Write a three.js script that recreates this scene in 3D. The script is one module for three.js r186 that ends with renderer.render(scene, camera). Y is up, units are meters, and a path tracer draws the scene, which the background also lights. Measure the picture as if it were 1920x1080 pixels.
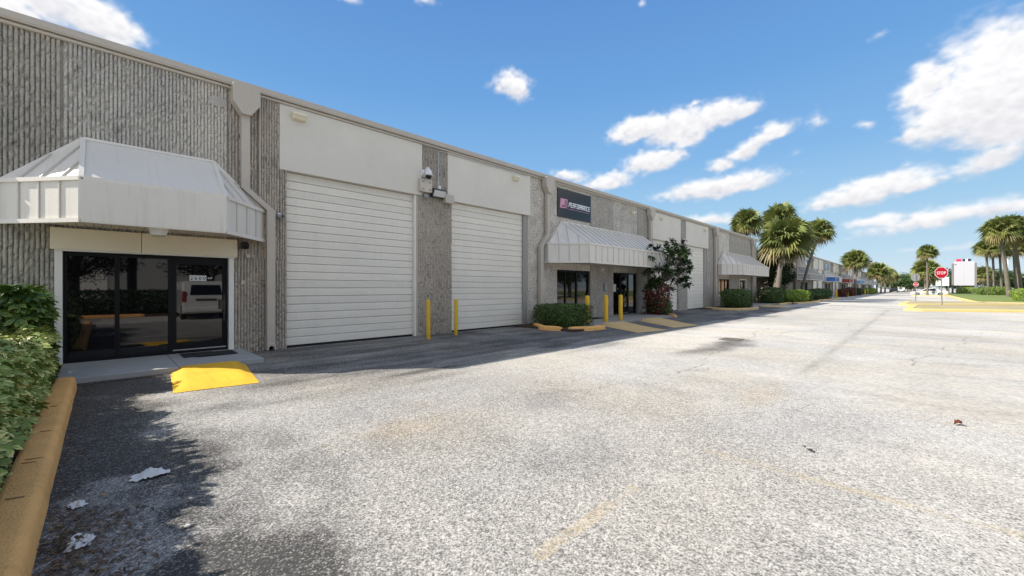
import * as THREE from 'three';
import { mergeGeometries } from 'three/addons/utils/BufferGeometryUtils.js';
import { RoundedBoxGeometry } from 'three/addons/geometries/RoundedBoxGeometry.js';

// ---------- camera, sky, sun, exposure ----------
const scene = new THREE.Scene();
const camera = new THREE.PerspectiveCamera(70.43, 16 / 9, 0.05, 3000);
camera.position.set(0, 1.5, 11.14);
camera.lookAt(0.7094 * 100, 1.5, 11.14 - 0.7048 * 100);
const renderer = new THREE.WebGLRenderer({ antialias: true });
renderer.toneMapping = THREE.LinearToneMapping;
renderer.toneMappingExposure = 1.6;
renderer.shadowMap.enabled = true;

const sun = new THREE.DirectionalLight(new THREE.Color(1, 0.925, 0.81), 5);
const SUN = new THREE.Vector3(-0.610, 0.622, -0.492).normalize();
sun.position.copy(SUN).multiplyScalar(120).add(new THREE.Vector3(25, 0, 5));
sun.target.position.set(25, 0, 5);
sun.castShadow = true;
sun.shadow.mapSize.set(4096, 4096);
Object.assign(sun.shadow.camera, { left: -70, right: 130, top: 80, bottom: -80, near: 1, far: 400 });
scene.add(sun, sun.target);

// ---------- noise ----------
function rng(seed) { let s = seed >>> 0; return () => { s = (s + 0x6D2B79F5) | 0; let t = Math.imul(s ^ (s >>> 15), 1 | s); t = (t + Math.imul(t ^ (t >>> 7), 61 | t)) ^ t; return ((t ^ (t >>> 14)) >>> 0) / 4294967296; }; }
function hash(x, y) { let h = Math.imul(x, 374761393) + Math.imul(y, 668265263); h = Math.imul(h ^ (h >>> 13), 1274126177); return ((h ^ (h >>> 16)) >>> 0) / 4294967296; }
function vn(x, y) {
  const xi = Math.floor(x), yi = Math.floor(y), fx = x - xi, fy = y - yi, u = fx * fx * (3 - 2 * fx), v = fy * fy * (3 - 2 * fy);
  const a = hash(xi, yi), b = hash(xi + 1, yi), c = hash(xi, yi + 1), d = hash(xi + 1, yi + 1);
  return a + (b - a) * u + (c - a + (a - b - c + d) * u) * v;
}
function fbm(x, y, n = 4) { let s = 0, a = 0.5, t = 0; for (let i = 0; i < n; i++) { s += a * vn(x, y); t += a; a *= 0.5; x = x * 2.03 + 17.3; y = y * 2.03 + 9.1; } return s / t; }
const clamp = (x, a = 0, b = 1) => (x < a ? a : x > b ? b : x);
const smooth = (a, b, x) => { const t = clamp((x - a) / (b - a)); return t * t * (3 - 2 * t); };
const mix = (a, b, t) => a + (b - a) * t;

// ---------- the sky: clear air with fair-weather clouds (azimuth, elevation, half width, half height, tilt, strength; degrees) ----------
{
  const W = 3072, H = 1536, data = new Float32Array(W * H * 4);
  const clouds = [[-94.45, 25.37, 4.4, 2.41, 0, 1], [-90.0, 24.52, 2.9, 1.81, -12, 1], [-95.67, 22.82, 1.79, 1.19, 0, 1], [-44.66, 26.29, 2.5, 1.6, -16, 0.9], [-47.2, 26.69, 1.64, 0.59, 16, 0.4], [-27.05, 20.29, 4.21, 1.49, 7, 1], [-22.43, 19.93, 4.48, 1.81, 9, 1], [-18.1, 20.61, 3.59, 1.39, 12, 1], [-15.47, 20.72, 1.94, 0.91, 5, 1], [-21.48, 18.45, 2.53, 1.23, 19, 0.7], [-20.85, 22.22, 1.63, 0.47, 14, 0.5], [-25.71, 16.32, 3.88, 1.29, 6, 1], [-12.71, 17.46, 2.79, 1.03, 23, 0.85], [-15.19, 16.16, 2.55, 1.08, 19, 0.8], [-17.5, 14.96, 1.89, 0.74, 5, 0.7], [-7.88, 17.95, 1.34, 1.08, 0, 0.35], [-4.11, 16.77, 0.69, 0.93, 55, 0.45], [-10.1, 15.15, 1.01, 0.4, 9, 0.3], [-18.1, 12.38, 6.27, 1.27, 4, 1], [-21.79, 12.22, 3.81, 0.79, 4, 0.7], [-13.25, 12.86, 1.52, 0.42, 6, 0.5], [-3.81, 10.07, 4.69, 1.31, 11, 1], [-0.38, 10.06, 2.67, 0.72, 11, 0.8], [-7.64, 9.17, 2.14, 0.58, 15, 0.7], [2.86, 16.43, 3.74, 2.83, 16, 1], [5.75, 19.23, 3.32, 3.93, 47, 1], [6.2, 14.97, 3.85, 3.25, 0, 1], [10.5, 18, 4.5, 4.5, 0, 1], [0.56, 19.24, 2.29, 1.58, 41, 0.9], [0, 15.05, 1.51, 0.99, 0, 0.8], [-0.76, 18.2, 1.16, 0.48, 56, 0.5], [4.82, 11.49, 2.98, 1.02, 17, 0.75], [-0.76, 12.09, 1.01, 0.51, 20, 0.35], [1.47, 6.8, 6.08, 0.92, 10, 0.75], [-3.18, 6.91, 2.72, 0.66, 5, 0.75], [5.44, 7.15, 2.76, 0.94, 9, 0.75], [-36.78, 15.21, 2.64, 0.76, -8, 0.7], [-31.57, 14.14, 3.55, 1.16, 8, 0.8], [-19.0, 8.57, 3.34, 0.66, -3, 0.7], [-3.18, 24.66, 1.09, 0.41, 9, 0.3], [-27.05, 33.66, 0.54, 0.59, -23, 0.4], [-66.87, 33.29, 1.67, 0.43, 0, 0.5], [-56.63, 34.54, 1.87, 0.45, 0, 0.45], [2.52, 3.8, 3.1, 0.4, 4, 0.35], [-0.76, 3.76, 1.16, 0.27, 0, 0.35], [5.14, 4.9, 1.55, 0.38, 8, 0.5], [6.05, 2.83, 2.09, 0.47, 0, 0.35]];
  const R = rng(77);                                        // unseen clouds added all round to brighten and whiten the shade
  for (let i = 0; i < 114; i++) {
    const az = 14 + R() * 246, el = 5 + Math.pow(R(), 1.5) * 62, s = (0.6 + R()) * (1 + el / 40), n = 2 + Math.floor(R() * 3);
    for (let k = 0; k < n; k++) clouds.push([((az + (R() - 0.5) * 8 * s + 180) % 360) - 180, el + (R() - 0.5) * 2 * s, (2 + 2.5 * R()) * s * (1 + el / 50), (0.7 + 1.1 * R()) * s, (R() - 0.3) * 20, 0.6 + 0.4 * R()]);
  }
  const cs = clouds.map(([az, el, w, h, tl, st]) => { w *= 1.16; h *= 1.2; const t = tl * Math.PI / 180; return { az, el, w, h, c: Math.cos(t), s: Math.sin(t), st, m: Math.max(w, h) * 1.7 + 1 }; });
  const ramp = [[0, 0.72, 0.82, 0.88], [4, 0.53, 0.73, 0.88], [9, 0.38, 0.625, 0.86], [16, 0.24, 0.485, 0.82], [25, 0.16, 0.38, 0.745], [36, 0.118, 0.295, 0.66], [60, 0.11, 0.26, 0.58], [90, 0.115, 0.26, 0.56]];
  for (let j = 0; j < H; j++) {
    const el = (j + 0.5) / H * 180 - 90, e = Math.max(el, 0);
    let k = 0; while (e > ramp[k + 1][0]) k++;
    const f = (e - ramp[k][0]) / (ramp[k + 1][0] - ramp[k][0]);
    const sky = [1, 2, 3].map((c) => mix(ramp[k][c], ramp[k + 1][c], f));
    const row = el < 0 ? [] : cs.filter((c) => Math.abs(el - c.el) < c.m);
    for (let i = 0; i < W; i++) {
      const az = (i + 0.5) / W * 360 - 180, o = (j * W + i) * 4;
      let best = 0, low = 0, wsum = 0;
      if (row.length) {
        const wx = (fbm(az * 0.55, el * 0.9 + 40, 3) - 0.5) * 1.6, wy = (fbm(az * 0.55 + 90, el * 0.9, 3) - 0.5) * 1.0;
        for (const c of row) {
          let dx = az - c.az; if (dx > 180) dx -= 360; else if (dx < -180) dx += 360;
          if (Math.abs(dx) > c.m) continue;
          const k2 = Math.min(1, c.h / 1.2);
          dx += wx * k2; const dy = el - c.el + wy * k2;
          const px = (dx * c.c + dy * c.s) / c.w, py = (-dx * c.s + dy * c.c) / c.h;
          const v = (1.25 - Math.sqrt(px * px + py * py * (py < 0 ? 1.35 : 0.9))) * c.st;
          if (v > best) best = v;
          if (v > 0) { low += v * py; wsum += v; }
        }
      }
      let a = 0, g = 1;
      if (best > 0) {
        const n = fbm(az * 1.5, el * 2.3, 5), n2 = fbm(az * 5 + 31, el * 6, 3);
        a = smooth(0.06, 1.0, best * 1.4 + (n - 0.5) * 0.8 + (n2 - 0.5) * 0.08) * Math.min(1, 0.2 + best * 1.5);
        g = clamp(0.9 + 0.2 * (wsum ? low / wsum : 0) + (n - 0.5) * 0.25, 0.68, 1);
      }
      data[o] = mix(sky[0], 1.02 * g, a); data[o + 1] = mix(sky[1], 1.02 * g, a); data[o + 2] = mix(sky[2], 1.03 * Math.pow(g, 0.85), a); data[o + 3] = 1;
    }
  }
  for (let i = 0; i < data.length; i += 4) { data[i] /= 1.6; data[i + 1] /= 1.6; data[i + 2] /= 1.6; }   // seen at exposure 1.6
  const t = new THREE.DataTexture(data, W, H, THREE.RGBAFormat, THREE.FloatType);
  t.mapping = THREE.EquirectangularReflectionMapping; t.magFilter = THREE.LinearFilter; t.needsUpdate = true;
  scene.background = t; scene.environment = t;
}

// ---------- helpers ----------
const used = {};
const numbered = (n) => { used[n] = (used[n] ?? -1) + 1; return used[n] ? n + '_' + String(used[n]).padStart(3, '0') : n; };
const ORG = new Map();                                      // world origin of each group and mesh that has children
const V = (x, y, z) => new THREE.Vector3(x, y, z);
function shade(o) { o.castShadow = o.receiveShadow = true; return o; }
function thing(name, label, category, [x, y, z], group) {
  const o = new THREE.Group(); o.name = numbered(name); o.position.set(x, y, z); ORG.set(o, [x, y, z]);
  o.userData = { label, category }; if (group) o.userData.group = group; scene.add(o); return o;
}
// a part whose geometry is given in world coordinates; it becomes a mesh under parent whose own origin is at [at]
function part(parent, name, geo, mat, at) {
  const p = ORG.get(parent) ?? [0, 0, 0], w = at ?? p;
  geo.translate(-w[0], -w[1], -w[2]);
  const m = shade(new THREE.Mesh(geo, mat)); m.name = name; m.position.set(w[0] - p[0], w[1] - p[1], w[2] - p[2]); ORG.set(m, w); parent.add(m); return m;
}
// a part from a shared geometry placed at a world position
function piece(parent, name, geo, mat, [x, y, z], turn = 0) {
  const p = ORG.get(parent) ?? [0, 0, 0];
  const m = shade(new THREE.Mesh(geo, mat)); m.name = name; m.position.set(x - p[0], y - p[1], z - p[2]); m.rotation.y = turn; ORG.set(m, [x, y, z]); parent.add(m); return m;
}
function one(name, geo, mat, label, category, at, group) {  // a thing that is one mesh
  geo.translate(-at[0], -at[1], -at[2]);
  const m = shade(new THREE.Mesh(geo, mat)); m.name = numbered(name); m.position.set(...at); m.userData = { label, category }; if (group) m.userData.group = group; scene.add(m); ORG.set(m, at); return m;
}
function setting(name, geo, mat, kind = 'structure') { const m = shade(new THREE.Mesh(geo, mat)); m.name = numbered(name); m.userData = { kind }; scene.add(m); return m; }
const box = (x0, x1, y0, y1, z0, z1) => wuv(new THREE.BoxGeometry(x1 - x0, y1 - y0, z1 - z0).translate((x0 + x1) / 2, (y0 + y1) / 2, (z0 + z1) / 2));
const rbox = (x0, x1, y0, y1, z0, z1, r = 0.006) => wuv(new RoundedBoxGeometry(x1 - x0, y1 - y0, z1 - z0, 1, Math.min(r, (x1 - x0) / 2.1, (y1 - y0) / 2.1, (z1 - z0) / 2.1)).translate((x0 + x1) / 2, (y0 + y1) / 2, (z0 + z1) / 2));
function wuv(g) {                                           // uv in metres from the dominant face direction
  const p = g.attributes.position, n = g.attributes.normal, uv = new Float32Array(p.count * 2);
  for (let i = 0; i < p.count; i++) {
    const ax = Math.abs(n.getX(i)), ay = Math.abs(n.getY(i)), az = Math.abs(n.getZ(i));
    if (ay > ax && ay > az) { uv[2 * i] = p.getX(i); uv[2 * i + 1] = p.getZ(i); } else if (ax > az) { uv[2 * i] = p.getZ(i); uv[2 * i + 1] = p.getY(i); } else { uv[2 * i] = p.getX(i); uv[2 * i + 1] = p.getY(i); }
  }
  g.setAttribute('uv', new THREE.BufferAttribute(uv, 2)); return g;
}
const cyl = (x, z, y0, y1, r, r2 = r, seg = 16) => new THREE.CylinderGeometry(r2, r, y1 - y0, seg).translate(x, (y0 + y1) / 2, z);
function tube(pts, r, seg = 8, n = 24) { return new THREE.TubeGeometry(new THREE.CatmullRomCurve3(pts.map((p) => V(...p)), false, 'catmullrom', 0.1), n, r, seg); }
function bar(a, b, w, t, up = V(0, 1, 0)) {                 // a box from a to b, w across, t thick along up
  const A = a.isVector3 ? a : V(...a), B = b.isVector3 ? b : V(...b), d = B.clone().sub(A), L = d.length(); d.normalize();
  const n = up.clone().sub(d.clone().multiplyScalar(up.dot(d))).normalize(), s = n.clone().cross(d).normalize();
  const g = new THREE.BoxGeometry(w, t, L); g.applyMatrix4(new THREE.Matrix4().makeBasis(s, n, d).setPosition(A.clone().add(B).multiplyScalar(0.5)));
  return wuv(g);
}
function slabOf(pts, n, t) {                                // a flat polygon (convex, Vector3s) with thickness t against normal n
  const g = new THREE.BufferGeometry(), P = [], I = [], k = pts.length, b = pts.map((p) => p.clone().addScaledVector(n, -t));
  const put = (poly) => { const o = P.length / 3; for (const p of poly) P.push(p.x, p.y, p.z); for (let i = 2; i < poly.length; i++) I.push(o, o + i - 1, o + i); };
  const c = pts[1].clone().sub(pts[0]).cross(pts[2].clone().sub(pts[0])).dot(n) > 0;
  const f = c ? pts : pts.slice().reverse(), r = c ? b : b.slice().reverse();
  put(f); put(r.slice().reverse());
  for (let i = 0; i < k; i++) { const j = (i + 1) % k; put([f[j], f[i], r[i], r[j]]); }
  g.setAttribute('position', new THREE.Float32BufferAttribute(P, 3)); g.setIndex(I); const m = g.toNonIndexed(); m.computeVertexNormals(); return wuv(m);
}
const merge = (list) => mergeGeometries(list.map((g) => { const h = g.index ? g.toNonIndexed() : g; for (const k of Object.keys(h.attributes)) if (!['position', 'normal', 'uv', 'color'].includes(k)) h.deleteAttribute(k); return h; }));
class MB {                                                  // loose triangles with vertex colours
  constructor() { this.p = []; this.c = []; this.i = []; }
  v(x, y, z, c) { this.p.push(x, y, z); this.c.push(c[0], c[1], c[2]); return this.p.length / 3 - 1; }
  tri(a, b, c) { this.i.push(a, b, c); }
  quad(a, b, c, d) { this.i.push(a, b, c, a, c, d); }
  geo() { const g = new THREE.BufferGeometry(); g.setAttribute('position', new THREE.Float32BufferAttribute(this.p, 3)); g.setAttribute('color', new THREE.Float32BufferAttribute(this.c, 3)); g.setIndex(this.i); g.computeVertexNormals(); g.setAttribute('uv', new THREE.BufferAttribute(new Float32Array(this.p.length / 3 * 2), 2)); return g; }
}
function tex(W, H, fn, { srgb = false, repeat } = {}) {     // fn(i, j) -> [r, g, b] linear 0..1
  const d = new Uint8Array(W * H * 4);
  for (let j = 0; j < H; j++) for (let i = 0; i < W; i++) {
    const c = fn(i, j), o = (j * W + i) * 4;
    for (let k = 0; k < 3; k++) { const x = clamp(c[k]); d[o + k] = Math.round(255 * (srgb ? (x <= 0.0031308 ? 12.92 * x : 1.055 * Math.pow(x, 1 / 2.4) - 0.055) : x)); }
    d[o + 3] = 255;
  }
  const t = new THREE.DataTexture(d, W, H); t.magFilter = THREE.LinearFilter; t.minFilter = THREE.LinearMipmapLinearFilter; t.generateMipmaps = true;
  t.wrapS = t.wrapT = THREE.RepeatWrapping; if (srgb) t.colorSpace = THREE.SRGBColorSpace; if (repeat) t.repeat.set(repeat, repeat); t.needsUpdate = true; return t;
}
// tileable noise on an N x N torus
function tnoise(x, y, per, seed) {
  const xi = Math.floor(x), yi = Math.floor(y), fx = x - xi, fy = y - yi, u = fx * fx * (3 - 2 * fx), v = fy * fy * (3 - 2 * fy);
  const w = (a) => ((a % per) + per) % per, h = (a, b) => hash(w(a) + seed * 1013, w(b) + seed * 7919);
  const a = h(xi, yi), b = h(xi + 1, yi), c = h(xi, yi + 1), d = h(xi + 1, yi + 1);
  return a + (b - a) * u + (c - a + (a - b - c + d) * u) * v;
}
const C = (r, g, b) => new THREE.Color().setRGB(r, g, b);
const std = (r, g, b, rough = 0.8, extra = {}) => new THREE.MeshStandardMaterial({ color: C(r, g, b), roughness: rough, ...extra });
// mottle: a painted surface with faint blotches, streaks of dirt and a fine orange-peel relief; uv in metres, tile 4 m
function mottled(r, g, b, amount, seed, rough = 0.75, streak = 0, metal = 0, bump = 0.0015) {
  const N = 512, f = (i, j, k, s) => tnoise(i / N * k, j / N * k, k, s);
  const t = tex(N, N, (i, j) => {
    let n = 0.45 * f(i, j, 5, seed) + 0.3 * f(i, j, 17, seed + 1) + 0.25 * f(i, j, 90, seed + 2) - 0.5;
    let s = streak ? Math.max(0, tnoise(i / N * 120, j / N * 6, 120, seed + 3) - 0.62) * streak * (0.4 + f(i, j, 9, seed + 4)) : 0;
    const m = 1 + n * amount - s; return [r * m, g * m * (1 - s * 0.05), b * m * (1 - s * 0.12)];
  }, { srgb: true, repeat: 0.25 });
  const bt = tex(256, 256, (i, j) => { const n = tnoise(i / 256 * 128, j / 256 * 128, 128, seed + 9); return [n, n, n]; }, { repeat: 1 });
  return new THREE.MeshStandardMaterial({ map: t, roughness: rough, metalness: metal, bumpMap: bt, bumpScale: bump });
}

// ---------- the ground: bleached, worn asphalt ----------
const DARK = [0.098, 0.095, 0.092], LIGHT = [0.515, 0.496, 0.462];
function bleach(x, z) {                                     // share of pale worn stone, lowered where shade is painted in by the wall
  const n1 = fbm(x * 0.33 + 3, z * 0.33 + 8, 4), n2 = fbm(x * 1.6 + 50, z * 1.6, 3), st = fbm(x * 3.2, z * 0.35 + 20, 3), sw = fbm(x * 0.5 + 9, z * 3.5, 3);
  let b = 0.56 + 0.5 * (n1 - 0.5) + 0.24 * (n2 - 0.5) + 0.16 * (st - 0.5);
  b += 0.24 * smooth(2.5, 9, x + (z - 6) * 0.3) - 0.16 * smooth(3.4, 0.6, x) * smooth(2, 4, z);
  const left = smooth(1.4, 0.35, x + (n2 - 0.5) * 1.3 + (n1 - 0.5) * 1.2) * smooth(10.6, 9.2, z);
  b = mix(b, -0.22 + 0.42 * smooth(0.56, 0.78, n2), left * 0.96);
  const wall = smooth(5.7, 4.0, z + (n1 - 0.5) * 2 + (sw - 0.5) * 1.6) * smooth(1.2, 2.4, x + z * 0.1);  // roof shade painted into the asphalt colour as a darker band along the wall
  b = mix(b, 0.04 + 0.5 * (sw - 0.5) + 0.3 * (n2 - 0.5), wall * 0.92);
  const front = smooth(2.2, 0.7, Math.hypot((x - 16) / 5, (z - 3.4) / 1.2) + (n2 - 0.5)) ;
  b = mix(b, 0.1, front * 0.7);
  b -= 0.22 * smooth(0.1, 0, Math.abs(z - 9.7 - 0.06 * Math.sin(x * 1.3)) - 0.02) * smooth(7.5, 9.5, x) + 0.12 * smooth(0.9, 0, Math.abs(z - 9.7)) * smooth(8, 10, x) * n2;   // a seam with dirt along it
  b -= 0.62 * smooth(0.5, 0.0, Math.abs(z - 7.3 - 0.35 * Math.sin(x * 0.7) - (n2 - 0.5) * 0.7) - 0.12 * (x - 8.6) / 4) * smooth(8.4, 10.5, x) * smooth(13.6, 13.0, x);        // the stain that runs to the drain
  for (const [sx, sz0, w] of [[7.7, 8.4, 0.3], [10.4, 9.5, 0.22], [13.2, 9.9, 0.4], [17.5, 9, 0.4], [22, 9.6, 0.5], [29, 9.4, 0.6]]) b -= 0.16 * smooth(w, 0, Math.abs(x - sx - (n1 - 0.5) * 1.6)) * smooth(sz0, sz0 + 2.5, z) * (0.4 + st);   // tyre tracks
  return clamp(b, -0.2, 0.97);
}
const LINES = [[3.88, 3.98, 9.75, 16, 0.27], [1.7, 2.85, 9.58, 9.68, 0.34], [6.58, 6.68, 9.7, 16, 0.15], [9.27, 9.4, 9.7, 16, 0.12]];
const STAINS = [[2.3, 7.25, 0.6, 0.3, 0.98, 0.86, 0.7], [2.9, 6.6, 0.5, 0.25, 0.97, 0.88, 0.76], [6.6, 9.6, 0.9, 0.25, 0.95, 0.84, 0.68], [4.3, 7.6, 0.5, 0.5, 0.62, 0.62, 0.66], [3.1, 9.0, 0.6, 0.4, 0.7, 0.7, 0.73], [5.4, 10.6, 0.8, 0.6, 0.78, 0.78, 0.8], [5.0, 3.4, 0.5, 0.25, 0.55, 0.55, 0.57], [9.3, 3.2, 0.9, 0.3, 0.55, 0.55, 0.58], [10.8, 1.6, 0.7, 0.4, 0.5, 0.5, 0.5], [14.5, 11.5, 0.4, 1.6, 0.7, 0.7, 0.72], [11.8, 7.4, 1.6, 0.3, 0.55, 0.5, 0.45]];
const CRACKS = [[2.2, 6.9, 0.97, 0.24, 6, 1], [4.6, 4.9, 0.55, 0.83, 4.5, 3], [6.8, 8.2, 0.99, -0.1, 12, 5], [3.2, 8.3, 0.86, 0.5, 4, 8], [9.5, 6.2, 0.4, 0.92, 8, 9], [14, 7.6, 0.98, 0.2, 14, 12], [17, 6.5, 0.1, 0.99, 8, 14], [21, 6, 0.2, 0.98, 10, 15], [1.6, 5.6, 0.9, -0.43, 3, 17], [11, 11, 0.98, 0.17, 10, 21]];
function groundSheet(name, x0, x1, z0, z1, W, H) {
  const S = 8, gw = W / S + 2, gh = H / S + 2, grid = new Float32Array(gw * gh), dx = (x1 - x0) / W, dz = (z1 - z0) / H;
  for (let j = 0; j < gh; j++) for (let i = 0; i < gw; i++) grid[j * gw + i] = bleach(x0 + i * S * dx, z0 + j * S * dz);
  const fine = Math.max(dx, dz) < 0.006;
  const map = tex(W, H, (i, j) => {
    const gi = i / S | 0, gj = j / S | 0, fi = i / S - gi, fj = j / S - gj, k = gj * gw + gi;
    const b = mix(mix(grid[k], grid[k + 1], fi), mix(grid[k + gw], grid[k + gw + 1], fi), fj), x = x0 + i * dx, z = z0 + j * dz;
    let s, w;
    if (fine) { s = vn(x / 0.0062, z / 0.0062) * 0.66 + vn(x / 0.0125 + 40, z / 0.0125) * 0.34; w = 0.4; } else { s = hash(i + 7, j) * 0.5 + vn(x / 0.035, z / 0.035) * 0.5; w = 0.75; }
    const sealedAndShade = smooth(0.2, -0.05, b), dk = 1 - 0.62 * sealedAndShade, thr = 0.5 + 0.52 * (0.5 - b), l = fine ? smooth(thr - w, thr + w, s) : clamp(b * 0.95 + 0.02 + (s - 0.5) * 0.55), v = 0.86 + 0.28 * vn(x / 0.03 + 7, z / 0.03), wm = vn(x * 0.8 + 33, z * 0.8);  // extra dark: real sealcoat on the left, painted shade along the wall
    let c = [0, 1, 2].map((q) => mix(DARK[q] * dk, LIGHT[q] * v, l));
    c[0] *= 1 + 0.05 * (wm - 0.4); c[2] *= 1 - 0.1 * (wm - 0.4);
    for (const [sx, sz, rx, rz, kr, kg, kb] of STAINS) { const e = Math.hypot((x - sx) / rx, (z - sz) / rz); if (e < 2.2) { const q = 0.5 * smooth(1.5, 0.1, e + (fbm(x * 5 + sx, z * 5, 3) - 0.5) * 1.8); c = [c[0] * mix(1, kr, q), c[1] * mix(1, kg, q), c[2] * mix(1, kb, q)]; } }
    for (const [cx, cz, dx2, dz2, len, ph] of CRACKS) { const px = x - cx, pz = z - cz, t = px * dx2 + pz * dz2; if (t > 0 && t < len) { const off = px * dz2 - pz * dx2 + 0.09 * Math.sin(t * 2.1 + ph) + (fbm(t * 5 + ph, ph, 3) - 0.5) * 0.16, q = 0.5 * smooth(fine ? 0.01 : 0.026, 0.001, Math.abs(off)) * smooth(0.3, 0.5, vn(t * 2.3, ph + 5)); c = c.map((v) => v * (1 - q)); } }
    for (const [a0, a1, b0, b1, st] of LINES) if (x > a0 && x < a1 && z > b0 && z < b1) {
      const q = st * smooth(0.42, 0.62, vn(x / 0.016, z / 0.016) * 0.5 + vn(x * 3, z * 3) * 0.5 + 0.12);
      c = [mix(c[0], 0.46, q), mix(c[1], 0.36, q), mix(c[2], 0.2, q)];
    }
    return c;
  }, { srgb: true });
  map.wrapS = map.wrapT = THREE.ClampToEdgeWrapping;
  const g = new THREE.BufferGeometry();
  g.setAttribute('position', new THREE.Float32BufferAttribute([x0, 0, z0, x1, 0, z0, x1, 0, z1, x0, 0, z1], 3));
  g.setAttribute('normal', new THREE.Float32BufferAttribute([0, 1, 0, 0, 1, 0, 0, 1, 0, 0, 1, 0], 3));
  g.setAttribute('uv', new THREE.Float32BufferAttribute([0, 0, 1, 0, 1, 1, 0, 1], 2)); g.setIndex([0, 2, 1, 0, 3, 2]);
  const mat = new THREE.MeshStandardMaterial({ map, roughness: 0.95, bumpMap: map, bumpScale: 0.0012 });
  return setting(name, g, mat);
}
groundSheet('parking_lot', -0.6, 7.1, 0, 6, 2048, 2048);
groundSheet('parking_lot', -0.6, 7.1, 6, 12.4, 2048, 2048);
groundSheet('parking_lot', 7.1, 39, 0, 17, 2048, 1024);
function plane(x0, x1, z0, z1, y) {
  const g = new THREE.PlaneGeometry(x1 - x0, z1 - z0).rotateX(-Math.PI / 2).translate((x0 + x1) / 2, y, (z0 + z1) / 2); return wuv(g);
}
const farAsphalt = new THREE.MeshStandardMaterial({ map: tex(1024, 1024, (i, j) => {
  const f = (k, s) => tnoise(i / 1024 * k, j / 1024 * k, k, s), b = clamp(0.82 + 0.4 * (f(3, 1) - 0.5) + 0.5 * (f(11, 2) - 0.5) + 0.4 * (tnoise(i / 1024 * 40, j / 1024 * 6, 240, 5) - 0.5) + 0.5 * (f(140, 3) - 0.5));
  return [0, 1, 2].map((q) => mix(DARK[q], LIGHT[q], b));
}, { srgb: true, repeat: 1 / 24 }), roughness: 0.95 });
setting('road', plane(39, 420, 0, 17, 0), farAsphalt);
setting('ground', plane(-1200, 2600, -1500, 1500, -0.012), farAsphalt);

// ---------- materials of the buildings ----------
const concreteBox = mottled(0.46, 0.43, 0.38, 0.5, 11, 0.95, 0.4, 0, 0.006);
const header = mottled(0.72, 0.68, 0.60, 0.12, 21, 0.85, 0.05);
const doorWhite = mottled(0.82, 0.775, 0.685, 0.12, 31, 0.55, 0.14);
const doorGroove = std(0.45, 0.43, 0.39, 0.8);
const tan = mottled(0.52, 0.465, 0.395, 0.12, 41, 0.6, 0.12);
const tanLight = mottled(0.60, 0.54, 0.46, 0.1, 45, 0.6, 0.05);
const awningMat = mottled(0.73, 0.69, 0.625, 0.1, 51, 0.45, 0.2, 0, 0.0006);
const awningTrim = mottled(0.76, 0.715, 0.65, 0.1, 55, 0.42, 0.15);
const battenMat = mottled(0.57, 0.53, 0.48, 0.1, 53, 0.45, 0.15);
const beige = mottled(0.80, 0.715, 0.54, 0.1, 61, 0.7, 0.06);
const whitePaint = mottled(0.82, 0.79, 0.73, 0.08, 71, 0.5, 0.1);
const blackFrame = new THREE.MeshPhysicalMaterial({ color: C(0.01, 0.01, 0.012), roughness: 0.5, specularIntensity: 0.35 });
const glass = new THREE.MeshPhysicalMaterial({ color: C(0.004, 0.004, 0.005), roughness: 0.02, ior: 1.6 });
const metal = std(0.55, 0.56, 0.58, 0.35, { metalness: 0.9 });
const yellow = mottled(0.74, 0.46, 0.03, 0.45, 81, 0.65, 0.5);
const rampYellow = mottled(0.70, 0.405, 0.02, 0.4, 83, 0.8, 0.3);
const curbTan = mottled(0.84, 0.445, 0.145, 0.4, 91, 0.8, 0.35, 0, 0.004);
const curbPale = mottled(0.66, 0.46, 0.21, 0.3, 93, 0.85, 0.2, 0, 0.004);
const slabGrey = mottled(0.33, 0.345, 0.355, 0.16, 95, 0.7, 0.1);
const slabPale = mottled(0.32, 0.31, 0.29, 0.25, 97, 0.85, 0.1);
const rubber = std(0.018, 0.018, 0.02, 0.9);
const plasticWhite = std(0.78, 0.78, 0.78, 0.35);
const darkMetal = std(0.03, 0.028, 0.027, 0.45);
// exposed stone facing for piers too far away to show single ribs: fluted relief as a bump, stone speckle as colour
function facing(r, g, b, ribs, seed) {
  const N = 512;
  const colour = tex(N, N, (i, j) => {
    const f = (k, s) => tnoise(i / N * k, j / N * k, k, seed + s), n = f(170, 1), m = f(64, 2), q = f(6, 3), w = tnoise(i / N * 32, j / N * 5, 160, seed + 7);
    const d = smooth(0.53, 0.68, n * 0.62 + m * 0.38), k = (0.86 + 0.34 * m + 0.24 * (q - 0.5) + 0.2 * (w - 0.5)) * (1 - 0.72 * d); return [r * k, g * k * (1 - 0.03 * d), b * k * (1 - 0.06 * d)];
  }, { srgb: true, repeat: 1 / 1.92 });
  const bump = tex(N, N, (i, j) => {
    const f = (k, s) => tnoise(i / N * k, j / N * k, k, seed + s), ph = (i / 16 + (f(64, 8) - 0.5) * 0.5) % 1, rib = ribs ? smooth(0.18, 0.38, ph) * smooth(0.98, 0.84, ph) : 0.5, h = clamp(rib * 0.6 + 0.5 * f(128, 4) * f(40, 5) + 0.15 * f(250, 6)); return [h, h, h];
  }, { repeat: 1 / 1.92 });
  return new THREE.MeshStandardMaterial({ map: colour, bumpMap: bump, bumpScale: ribs ? 0.03 : 0.03, roughness: 0.97 });
}
const pebble = facing(0.64, 0.59, 0.515, false, 301), pebblePale = facing(0.69, 0.65, 0.575, false, 321), fluted = facing(0.53, 0.49, 0.43, true, 341), flutedPale = facing(0.68, 0.64, 0.565, true, 361);
const ribMat = new THREE.MeshStandardMaterial({ vertexColors: true, roughness: 0.97 });

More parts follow.
